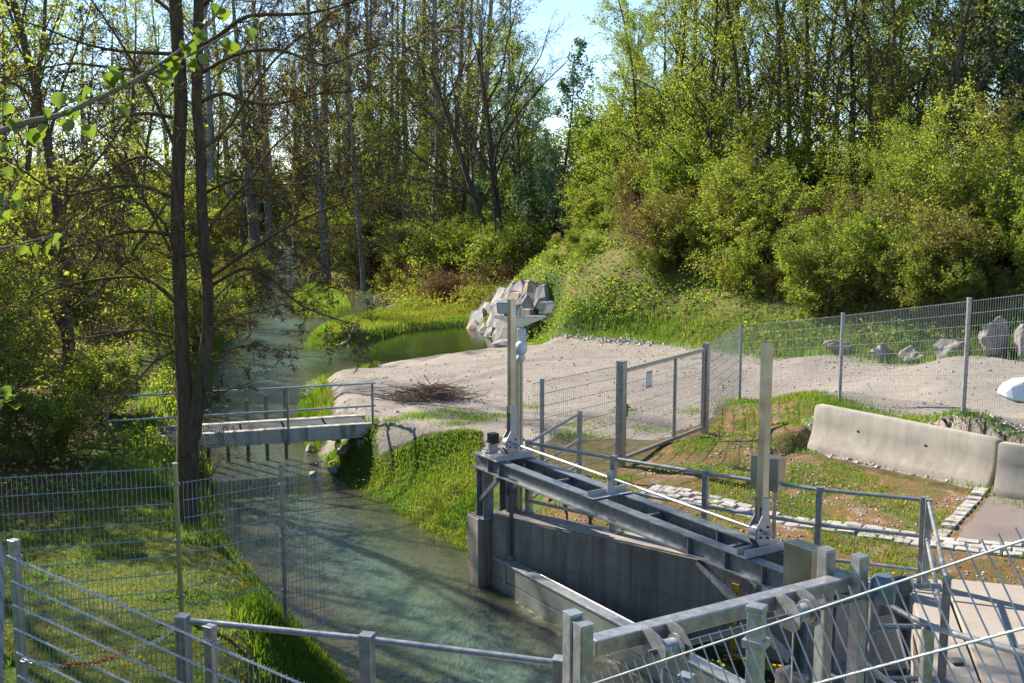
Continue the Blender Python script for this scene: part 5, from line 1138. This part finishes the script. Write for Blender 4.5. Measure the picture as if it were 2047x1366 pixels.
limbs = [([(344, 235), (293, 227), (238, 235), (200, 258), (150, 300)], .04, -.8), ([(346, 170), (304, 147), (220, 135), (128, 128), (30, 155)], .045, .6), ([(341, 108), (304, 106), (234, 102), (157, 84), (70, 50), (-20, 30)], .04, -.5), ([(341, 352), (293, 313), (238, 330), (190, 370), (140, 440)], .045, .9), ([(341, 394), (275, 370), (183, 381), (120, 388), (30, 330), (-40, 290)], .045, -.6), ([(348, 600), (293, 558), (238, 554), (149, 567), (80, 590), (10, 640)], .045, .7), ([(350, 473), (297, 463), (238, 467), (178, 486), (100, 500), (20, 480)], .04, -1.0), ([(345, 673), (276, 660), (191, 673), (127, 677), (75, 660)], .035, .4), ([(350, 700), (300, 730), (250, 790), (175, 860)], .03, -.9), ([(350, 520), (300, 420), (230, 300), (150, 220), (60, 170)], .035, .8), ([(352, 300), (310, 200), (250, 100), (190, 10), (130, -60)], .04, -.4),
         ([(394, 100), (440, 70), (495, 33), (586, 29), (641, 22), (700, 5), (780, -20)], .05, -.6), ([(403, 203), (447, 187), (487, 201), (549, 209), (623, 190), (696, 183), (760, 170)], .045, .8), ([(408, 388), (458, 363), (513, 359), (580, 370), (660, 350)], .035, -.7), ([(410, 470), (460, 400), (500, 360), (540, 300), (600, 250), (660, 220)], .04, .9), ([(424, 570), (488, 537), (543, 558), (594, 605), (662, 635), (720, 650)], .04, -.8), ([(420, 660), (467, 635), (530, 618), (600, 600)], .03, .5), ([(415, 560), (500, 500), (600, 440), (700, 400), (820, 350)], .04, -1.2), ([(407, 780), (446, 783), (509, 762)], .022, -.4), ([(400, 300), (460, 250), (540, 130), (620, 60), (720, -10)], .04, .9), ([(398, 150), (470, 110), (560, 100), (650, 130), (760, 90), (850, 110)], .038, -1.0), ([(405, 720), (450, 700), (520, 690), (580, 720)], .022, .6), ([(396, 20), (460, -30), (560, -60), (680, -60)], .04, -.5), ([(350, 30), (280, -20), (180, -50), (60, -50)], .04, .4), ([(358, 560), (330, 450), (260, 400), (190, 420), (120, 470)], .03, -1.2), ([(408, 620), (470, 560), (560, 520), (650, 470)], .028, 1.1)]
LB_ = []
for pix, r0, yd in limbs:
    pts = smooth_line(line3(pix, yd*1.6), 3); rad = [r0*.75*(1-.8*i/(len(pts)-1)) for i in range(len(pts))]; LB_.append((pts, rad))
    dirs = [tuple((Vector(b)-Vector(a)).normalized()) for a, b in zip(pts[:-1], pts[1:])]; dirs = [dirs[0]]+dirs
    L = sum((Vector(b)-Vector(a)).length for a, b in zip(pts[:-1], pts[1:])); C2 = dict(TC); C2['n'] = (max(7, int(L*6.0)), 6, 4, 3); C2['t0'] = (.18, .12, .1, .1); C2['ang'] = (52, 46, 48, 50); C2['ratio'] = (.32, .5, .5, .5); C2['rr'] = (.42, .5, .55, .6); C2['shrink'] = (.35, .4, .4, .3)
    M.children(pts, rad, dirs, L, 0, C2)
# ragged shoots straight off the two stems
for tp, n in ((trunkL, 26), (trunkR, 22)):
    for k in range(n):
        q = tp[M.r.randrange(4, len(tp)-3)]; a = M.r.random()*6.28; M.grow(q, (math.cos(a), math.sin(a), .15), M.r.uniform(.5, 1.4), .010, 2, TC)
o0 = np.array(mt.location)
for t_ in TR: v, f = tubes_np([t_], 14); obj('trunk', np_mesh('mossy_trunk', v-o0, f, 'bark_dark', smooth=True), mt)
for t_ in LB_: v, f = tubes_np([t_], 8); obj('limb', np_mesh('mossy_limb', v-o0, f, 'bark_dark', smooth=True), mt)
Vs = []; Fs = []; base = 0
for l in sorted(M.br): v, f = tubes_np(M.br[l], 3); Vs.append(v); Fs.append(f+base); base += len(v)
tw = obj('twigs', np_mesh('mossy_twigs', np.vstack(Vs)-o0, np.vstack(Fs), 'bark_dark', smooth=True), mt); tw['kind'] = 'stuff'
rs = np.random.RandomState(4); v, f, ti = leaves_np(np.array(M.lf)-o0, .022, rs, .1, .7); bl = obj('buds', np_mesh('mossy_buds', v, f, 'bud_brown', ti), mt); bl['kind'] = 'stuff'
# climbing plant: golden dry vine hanging by the stem
vn = thing('hanging_vine', 'golden dry vine hanging beside the mossy trunk', 'vine', aty(322, 720, TY)); vp = smooth_line([tuple(aty(x, y, TY-.1)) for x, y in ((301, 573), (303, 600), (297, 625), (299, 650), (308, 680), (322, 720))], 4)
v, f = tubes_np([(vp, [.008]*len(vp))], 5); obj('vine_stem', np_mesh('vine', v-np.array(vn.location), f, 'twig_brown'), vn)
Pv = np.repeat(np.array(vp), 12, 0)+rs.normal(size=(len(vp)*12, 3))*.022; v, f, ti = leaves_np(Pv-np.array(vn.location), .035, rs); obj('vine_leaves', np_mesh('vine_leaves', v, f, 'straw', ti), vn)
# ------------------------------------------------------------------ overhanging branch near the camera
YB = 4.4; root = V(-3.1, 4.9, 0); root.z = g1(root.x, root.y)
ob = thing('overhanging_branch', 'young hazel branch with backlit green leaves reaching in over the stream', 'branch', root)
def nb(pix, yd=0): return smooth_line([tuple(aty(x, y, YB+yd*i)) for i, (x, y) in enumerate(pix)], 4)
mainb = nb([(-360, 330), (-120, 300), (0, 263), (60, 243), (120, 230), (200, 195), (262, 165), (320, 128), (380, 85), (425, 40), (452, -5)]); fork = nb([(262, 165), (330, 135), (400, 100), (470, 60), (512, 42)], .03)
low1 = nb([(-200, 640), (-60, 520), (0, 432), (20, 390), (45, 352)], -.02); low2 = nb([(-200, 560), (-60, 510), (40, 488), (100, 472), (130, 465)]); low3 = nb([(-160, 860), (-40, 800), (15, 792), (30, 800)]); low4 = nb([(-60, 380), (0, 290), (20, 262), (30, 250)])
stem = [tuple(root+V(0, 0, -.2)), tuple(root+V(.02, -.05, .9)), (-3.06, 4.7, 3.4), mainb[0]]
brs = [(smooth_line(stem, 4), None, .03, .02), (mainb, None, .016, .003), (fork, None, .007, .0025), (low1, None, .007, .003), (low2, None, .006, .002), (low3, None, .006, .003), (low4, None, .005, .002)]
for pts, _, a, b_ in brs:
    rad = list(np.linspace(a, b_, len(pts))); v, f = tubes_np([(pts, rad)], 8); obj('stem', np_mesh('hazel_stem', v-np.array(ob.location), f, 'branch_grey', smooth=True), ob)
for st_, en in ((low1, 0), (low2, 0), (low3, 0), (low4, 0)):
    q = st_[0]; v, f = tubes_np([(smooth_line([(-3.07, 4.75, q[2]-.5), ((q[0]-3.07)/2, 4.6, q[2]-.15), q], 3), [.008]*7)], 6); obj('stem', np_mesh('hazel_stem', v-np.array(ob.location), f, 'branch_grey', smooth=True), ob)
def hazel_leaf(seed):
    r = random.Random(seed); prof = [(0, .0), (.08, .22), (.22, .40), (.42, .48), (.62, .42), (.80, .26), (.92, .10), (1.0, 0)]; vs = []; fs = []
    curl = r.uniform(.1, .5)
    for t_, w in prof:
        z = -curl*t_*t_*.6; vs += [(-w, t_, z+w*.6+r.uniform(-.04, .04)), (-w*.5, t_, z+w*.22), (0, t_, z), (w*.5, t_, z+w*.22), (w, t_, z+w*.6+r.uniform(-.04, .04))]
    for i in range(len(prof)-1): fs += [(i*5+k, i*5+k+1, i*5+k+6, i*5+k+5) for k in range(4)]
    me = bpy.data.meshes.new('hazel_leaf'); me.from_pydata(vs, [], fs); me.materials.append(MAT['leaf_near']); me.polygons.foreach_set('use_smooth', np.full(len(fs), True)); a = me.attributes.new('tint', 'FLOAT', 'POINT'); a.data.foreach_set('value', np.full(len(vs), r.random(), np.float32)); return me
HL = [hazel_leaf(i) for i in range(6)]; R3 = random.Random(9)
spots = [(15, 205), (25, 235), (8, 240), (85, 215), (80, 260), (68, 268), (95, 250), (125, 185), (140, 195), (130, 225), (145, 240), (150, 220), (165, 195), (170, 250), (185, 180), (200, 185), (215, 168), (220, 135), (228, 160), (240, 168), (232, 215), (210, 148), (310, 130), (318, 142), (335, 140), (345, 112), (340, 118), (362, 85), (358, 92), (375, 88), (385, 62), (395, 70), (400, 65), (405, 45), (425, 32), (440, 12), (450, 18), (372, 128), (350, 128), (395, 118), (412, 108), (440, 85), (460, 82), (485, 55), (495, 58), (515, 38), (5, 285), (25, 280), (10, 335), (30, 340), (35, 358), (45, 378), (15, 385), (35, 400), (20, 420), (5, 440), (100, 480), (105, 485), (125, 470), (80, 490), (50, 490), (15, 785), (30, 790), (10, 800), (22, 812), (5, 775), (240, 145), (175, 188)]
for i, (px, py) in enumerate(spots):
    o = obj('leaf', HL[i % 6], ob); q = aty(px, py, YB+R3.uniform(-.04, .04)); s = R3.uniform(.045, .075); o.location = q-root; o.scale = (s, s, s)
    o.rotation_euler = (R3.uniform(-1.3, -.2), R3.uniform(-.6, .6), R3.uniform(0, 6.28))

# ------------------------------------------------------------------ grass, ground cover, pebbles, flowers, brush pile
rs = np.random.RandomState(21)
def sample(poly, n):
    lo = poly.min(0); hi = poly.max(0); out = np.zeros((0, 2)); 
    while len(out) < n:
        q = lo+rs.rand(int(n*1.6)+50, 2)*(hi-lo); out = np.vstack([out, q[inside(q, poly)]])
    return out[:n]
def grass(name, pts, h, w, mat, label=None, bend=.5, zoff=0):
    n = len(pts); z = gz(pts[:, 0], pts[:, 1])+zoff; b = np.column_stack([pts, z-.01]); a = rs.rand(n)*2*np.pi; hh = h*(.45+.9*rs.rand(n)); ww = w*(.7+.6*rs.rand(n))
    sd = np.column_stack([np.cos(a), np.sin(a), np.zeros(n)])*ww[:, None]*.5; la = rs.rand(n)*2*np.pi; ln = np.column_stack([np.cos(la), np.sin(la), np.zeros(n)])*(hh*bend*rs.rand(n))[:, None]
    up = np.zeros((n, 3)); up[:, 2] = hh
    v = np.stack([b-sd, b+sd, b+ln*.35+up*.6+sd*.7, b+ln*.35+up*.6-sd*.7, b+ln+up*(.95-.25*bend)], 1).reshape(-1, 3); i = np.arange(n)*5
    f = np.stack([np.stack([i, i+1, i+2], 1), np.stack([i, i+2, i+3], 1), np.stack([i+3, i+2, i+4], 1)], 1).reshape(-1, 3)
    cl = np.clip(vnoise(pts, .8, 9)+.5+rs.normal(size=n)*.18, 0, 1); o = obj(name, np_mesh(name, v, f, mat, np.repeat(cl, 5))); o['kind'] = 'stuff'; return tag(o, label or name, 'grass', None, 'stuff')
def water_d(p):
    s = sdf(p, W); il = sdf(p, ISL); return np.where(il < 0, -il, np.where(s < 0, -np.minimum(-s, il), s))
p = sample(RG, 34000); p = p[water_d(p) > -.02]; p = p[vnoise(p, .35, 30)+rs.rand(len(p))*.8 > -.05]
grass('bank_grass', p, .105, .013, 'grass_bright', 'lush bright grass on the bank between gravel and stream', .9)
q = sample(wpoly([(600, 880), (640, 865), (720, 868), (760, 880), (720, 900), (690, 960), (640, 925)], -.4), 5000); q = q[water_d(q) > .05]; grass('abutment_grass', q, .2, .014, 'grass_bright', 'grass and weeds around the gravel end of the footbridge', .8)
fr = wpoly([(560, 860), (590, 790), (600, 745), (640, 722), (760, 712), (720, 724), (650, 745), (648, 780), (668, 830), (650, 858)], -.5); p = sample(fr, 9000); p = p[water_d(p) > -.03]
grass('shore_grass', p, .28, .016, 'grass_bright', 'bright grass fringe along the gravel shore of the stream')
lb = np.array([(-9, 17), (-4.6, 17.2), (-3.4, 15.5), (-2.6, 14), (-1.4, 12), (-1.6, 9), (-2.6, 8.2), (-5.5, 8.2), (-9, 10)]); p = sample(lb, 38000); wd = water_d(p); p = p[wd > -.03]
grass('meadow_moss', p, .055, .012, 'grass_moss', 'short mossy yellow green turf on the left bank behind the fence', .9)
wd = water_d(p); q = p[(wd < .75+1.3*vnoise(p, .9, 8))]; q = np.vstack([q, q+rs.normal(size=q.shape)*.06, q+rs.normal(size=q.shape)*.06]); q = q[water_d(q) > -.02]; grass('edge_grass', q, .17, .011, 'grass_bright', 'taller grass along the water edge of the left bank')
q = p[vnoise(p, .5, 14) > .18][:7000]; grass('turf_tuft', q, .10, .012, 'grass_bright', 'scattered green tufts in the left bank turf')
sp_ = np.vstack([wpoly([(605, 694), (645, 702), (700, 692), (760, 678), (830, 661), (900, 655), (945, 651)], WZ), wpoly([(960, 600), (850, 610), (760, 622), (700, 640), (655, 652), (622, 668)], WZ)]); p = sample(sp_, 20000); p = p[water_d(p) > 0]; wd = water_d(p)
grass('spit_grass', p[(wd < .9) | (rs.rand(len(p)) < .25)], .22, .022, 'grass_bright', 'bright grass rimming the low spit between stream and pond')
grass('spit_turf', p[(wd >= .7)], .12, .02, 'grass_moss', 'dull dry turf on top of the low spit')
p = sample(ISL, 7000); grass('island_grass', p, .26, .024, 'grass_bright', 'bright grass covering the little island in the stream')
n = 60000; y = 17+rs.rand(n)**1.2*80; sidev = rs.rand(n) < .5; xs = np.array([left_shore(v) for v in y]); p = np.column_stack([xs-rs.rand(n)*2.2+.4, y]); p = p[(water_d(p) > -.05) & (water_d(p) < 1.8)]; grass('left_shore_grass', p[:16000], .25, .02, 'grass_bright', 'grass fringe up the left shore of the stream')
fb_ = wpoly([(612, 500), (615, 535), (620, 552), (680, 561), (740, 572), (778, 596), (800, 618), (950, 600), (930, 580), (800, 555), (700, 540), (640, 520)], WZ); p = sample(fb_, 16000); p = p[water_d(p) > 0]; grass('far_bank_grass', p, .25, .03, 'grass_bright', 'grassy margin of the far bank below the brush')
# tufts on the mossy ground, the track edge and the gravel
p = sample(MOSS, 66000); p = p[(vnoise(p, .55, 40)*1.3+vnoise(p, .2, 41)*.8 > .02) & (sdf(p, asp) > .1)]; grass('moss_tuft', p, .07, .010, 'grass_bright', 'green tufts scattered over the rusty moss behind the basin')
p = sample(MOSS, 26000); p = p[(vnoise(p, .8, 43) > -.05) & (sdf(p, asp) > .1)]; grass('moss_turf', p, .028, .012, 'grass_moss', 'low mossy growth over the ground behind the basin', .9)
q0_ = np.array([tuple(T[0])[:2], tuple(T[1])[:2], tuple(T[2])[:2], tuple(c3)[:2]]); n = 12000; k = rs.randint(0, 3, n); tt = rs.rand(n)[:, None]; p = q0_[k]*(1-tt)+q0_[k+1]*tt+rs.normal(size=(n, 2))*.28+np.array([-.1, -.25]); grass('fence_grass', p, .13, .011, 'grass_bright', 'rough grass strip under the fence along the track')
n = 16000; tt = rs.rand(n)*6; tp = TOE[6:13]; k = np.minimum(tt.astype(int), 5); f = (tt-k)[:, None]; p = tp[k]*(1-f)+tp[k+1]*f+rs.normal(size=(n, 2))*.5+np.array([.2, .3]); q = sample(np.array([(7.2, 30.2), (9.0, 27.6), (12, 24.2), (16, 18.8), (17, 20), (12.5, 26), (9.5, 29.5), (7.6, 31.6)]), 9000); p = np.vstack([p, q[sdf(q, TOE)+vnoise(q, .8, 77)*.8 < .35]]); grass('toe_grass', p, .26, .016, 'grass_bright', 'lush growth along the foot of the embankment')
c_ = rs.rand(40, 2); tuft = np.array([tuple(atz(x, y))[:2] for x, y in ((845, 838), (860, 845), (830, 845), (900, 830), (930, 835), (945, 845), (905, 860), (950, 850), (1060, 815), (1150, 860), (1180, 880), (1250, 830), (1130, 880), (1300, 860), (1000, 840), (780, 850), (1380, 830), (1480, 800), (1490, 805), (1465, 812))]); p = np.repeat(tuft, 240, 0)+rs.normal(size=(len(tuft)*240, 2))*np.array([.22, .16]); grass('gravel_tuft', p, .09, .012, 'grass_bright', 'grass tufts breaking through the gravel')
def litter(name, pts, size, mat, hmax, label, droop=.1, up=.6):
    z = gz(pts[:, 0], pts[:, 1]); P = np.column_stack([pts, z+rs.rand(len(pts))*hmax]); v, f, ti = leaves_np(P, size, rs, droop, .65, up)
    o = obj(name, np_mesh(name, v, f, mat, ti)); tag(o, label, 'ground cover', None, 'stuff')
hp_ = np.array([(-1.6, 47), (-.3, 41.5), (1.6, 37.5), (4.6, 35.5), (6.6, 32), (8.9, 29), (11.6, 25.8), (15.5, 21), (26, 26), (20, 42), (10, 54), (2, 54)]); p = sample(hp_, 90000)
nz_ = vnoise(p, 1.6, 50)+.5*vnoise(p, .5, 51); litter('hill_herbs', p[nz_ > -.16], .10, 'leaf_spring', .28, 'low leafy herbs spread over the embankment'); litter('hill_straw', p[nz_ < -.02][:11000], .12, 'straw', .12, 'dry straw and dead stems on the embankment'); litter('hill_undergrowth', p[nz_ > .1][:14000], .09, 'leaf_green', .4, 'dark undergrowth at the embankment')
fl = np.array([(-6, 15.8), (-6.3, 20), (-9, 30), (-14, 45), (-32, 45), (-20, 22), (-11, 15.5)]); p = sample(fl, 34000); nz_ = vnoise(p, 1.2, 60); litter('forest_litter', p[nz_ < .1], .075, 'leaf_brown', .04, 'brown leaf litter on the floor of the left wood'); litter('forest_herbs', p[nz_ > -.15], .075, 'leaf_yellow', .5, 'yellow green herbs on the floor of the left wood')
fbk = np.array([(-13, 70), (-5, 54), (0, 50), (3, 62), (4, 95), (-20, 95)]); p = sample(fbk, 18000); litter('bank_herbs', p, .16, 'leaf_olive', .6, 'mixed low herbs under the brush of the far bank')
def flowers(pts, name, label, hh=.08, mat='flower_yellow', size=.022):
    z = gz(pts[:, 0], pts[:, 1]); n = len(pts); k = 7; a = np.arange(k)*2*np.pi/k; hv = hh*(.6+.6*rs.rand(n)); c = np.column_stack([pts, z+hv]); s = size*(.7+.5*rs.rand(n))
    ring = c[:, None, :]+np.stack([np.cos(a), np.sin(a), np.zeros(k)], 1)[None]*s[:, None, None]; top = c+np.array([0, 0, .012]); v = np.concatenate([ring, top[:, None]], 1).reshape(-1, 3); i = np.arange(n)[:, None]*(k+1); kk = np.arange(k)[None]
    f = np.stack([i+kk, i+(kk+1) % k, i+k+0*kk], -1).reshape(-1, 3); o = obj(name, np_mesh(name, v, f, mat, np.repeat(rs.rand(n), k+1))); tag(o, label, 'flowers', None, 'stuff')
p = np.vstack([sample(MOSS, 260), np.repeat(np.array([tuple(atz(x, y))[:2] for x, y in ((1110, 880), (1160, 850), (1180, 870), (1185, 855), (1290, 865), (900, 835), (930, 832))]), 14, 0)+rs.normal(size=(98, 2))*.18]); p = p[sdf(p, asp) > 0]; flowers(p, 'dandelions', 'yellow dandelions dotted over moss and gravel')
p = sample(RG, 70); p = p[water_d(p) > .1]; flowers(p, 'bank_dandelions', 'yellow dandelions in the bank grass', .2)
p = sample(wpoly([(598, 760), (612, 735), (640, 735), (630, 770)], -.4), 160); flowers(p, 'white_umbels', 'white flower heads at the stream edge', .32, 'blossom', .03)
p = sample(lb, 120); p = p[water_d(p) > .1]; flowers(p, 'daisies', 'tiny white daisies in the left bank turf', .09, 'blossom', .010)
q = sample(np.array([(2.0, 13.2), (3.4, 12.8), (3.2, 10.9), (2.6, 11.2)]), 80); n = len(q); v, f, ti = leaves_np(np.column_stack([q, np.full(n, WZ+.012)]), .05, rs, 0, .7, 8); v[:, 2] = WZ+.008+np.abs(v[:, 2]-WZ-.012)*.1; fo = obj('floating_leaves', np_mesh('floating_leaves', v, f, 'flower_yellow', ti)); tag(fo, 'small yellow leaves floating on the dark basin water', 'leaves', None, 'stuff')
def pebbles(pts, size, name, label):
    n = len(pts); z = gz(pts[:, 0], pts[:, 1]); s = size*(.4+rs.rand(n)**3*1.8); base = np.array([(1, 0, 0), (0, 1, 0), (-1, 0, 0), (0, -1, 0), (0, 0, .7), (0, 0, -.5)]); a = rs.rand(n)*6.28
    d = base[None]*s[:, None, None]*(.6+.6*rs.rand(n, 6, 1)); x = d[:, :, 0]*np.cos(a)[:, None]-d[:, :, 1]*np.sin(a)[:, None]; y = d[:, :, 0]*np.sin(a)[:, None]+d[:, :, 1]*np.cos(a)[:, None]; d = np.stack([x, y, d[:, :, 2]], -1)
    v = (np.column_stack([pts, z+s*.15])[:, None]+d).reshape(-1, 3); t6 = np.array([(0, 1, 4), (1, 2, 4), (2, 3, 4), (3, 0, 4), (1, 0, 5), (2, 1, 5), (3, 2, 5), (0, 3, 5)]); f = (np.arange(n)[:, None, None]*6+t6[None]).reshape(-1, 3)
    o = obj(name, np_mesh(name, v, f, 'gravel_pebble', np.repeat(rs.rand(n), 6))); tag(o, label, 'gravel', None, 'stuff')
p = np.vstack([sample(GRAV, 9000), sample(TRACK, 5000)]); p = p[water_d(p) > .3]; pebbles(p, .012, 'gravel', 'loose pebbles over the gravel yard')
q = p[rs.permutation(len(p))[:2200]]+rs.normal(size=(2200, 2))*.05; pebbles(q, .026, 'stones', 'larger stones strewn over the gravel yard')
q = p[vnoise(p, 1.3, 95) > .2][:1500]; q = np.repeat(q[::12], 22, 0); q = q+rs.normal(size=q.shape)*.09; grass('gravel_weed', q, .05, .011, 'grass_moss', 'low weeds sprouting in the gravel yard', .9)
p = sample(RUB, 4200); pebbles(p, .030, 'rubble', 'coarse gravel heaped behind the long barrier'); p = sample(MOSS, 9000); p = p[vnoise(p, .9, 71) > -.05]; pebbles(p[sdf(p, asp) > .05], .017, 'moss_gravel', 'small stones lying in the moss behind the basin')
p = TOE[6:9][rs.randint(0, 2, 1600)]; k = rs.rand(1600)[:, None]; p = TOE[6+0:9][0]*(1-k)+TOE[8]*k+rs.normal(size=(1600, 2))*.35+np.array([-.3, -1.0]); pebbles(p, .05, 'toe_rubble', 'rubble stones along the foot of the embankment')
# brush pile
bc = atz(862, 797, 0); bpile = thing('brush_pile', 'heap of cut brown twigs lying on the gravel', 'brush pile', V(bc.x, bc.y, g1(bc.x, bc.y))); R4 = random.Random(3)
def stick(spread, thick):
    x = R4.gauss(0, spread); y = R4.gauss(0, .26); top = .34*math.exp(-(x*x)/1.1-(y*y)/.35); z = g1(bc.x+x, bc.y+y)+R4.random()*top+.02; a = R4.gauss(0, .9); L = R4.uniform(.3, 1.2); tl = R4.gauss(0, .22); c = Vector((bc.x+x, bc.y+y, z)); d = Vector((math.cos(a), math.sin(a), tl)).normalized()
    P0 = c-d*L/2; P1 = c+d*L/2; pts = []
    for k in range(5): q = P0.lerp(P1, k/4)+Vector((R4.gauss(0, .02), R4.gauss(0, .02), R4.gauss(0, .012))); q.z = max(q.z, g1(q.x, q.y)+.008); pts.append(tuple(q))
    return pts, [thick*(1-.12*k) for k in range(5)]
for i in range(60):
    s_ = stick(.40, R4.uniform(.009, .020)); v, f = tubes_np([s_], 5); obj('stick', np_mesh('stick', v-np.array(bpile.location), f, 'twig_pale' if i % 3 else 'twig_brown', smooth=True), bpile)
v, f = tubes_np([stick(.5, R4.uniform(.004, .008)) for _ in range(230)], 4); tq = obj('twigs', np_mesh('pile_twigs', v-np.array(bpile.location), f, 'twig_pile'), bpile); tq['kind'] = 'stuff'
# driftwood on the spit and a fallen pale branch on the far bank
for lbl, pix, z in (('pale dead branch lying on the grassy spit', [(672, 664), (700, 656), (722, 642)], -.45), ('pale fallen branch on the far bank above the backwater', [(742, 580), (780, 572), (800, 561), (818, 561)], -.3)):
    pts = smooth_line([tuple(atz(x, y, z)) for x, y in pix], 4); pts = [(a, b_, g1(a, b_)+.10) for a, b_, c in pts]; o = thing('driftwood', lbl, 'branch', V(*pts[0])); v, f = tubes_np([(pts, list(np.linspace(.09, .03, len(pts))))], 7); obj('limb', np_mesh('driftwood', v-np.array(o.location), f, 'twig_pale', smooth=True), o)
    k = len(pts)//2; d = Vector(pts[-1])-Vector(pts[0]); e2 = [pts[k], tuple(Vector(pts[k])+d*.2+Vector((0, 0, .25))), tuple(Vector(pts[k])+d*.35+Vector((0, 0, .6)))]; v, f = tubes_np([(e2, [.04, .03, .015])], 6); obj('side_branch', np_mesh('driftwood', v-np.array(o.location), f, 'twig_pale', smooth=True), o)
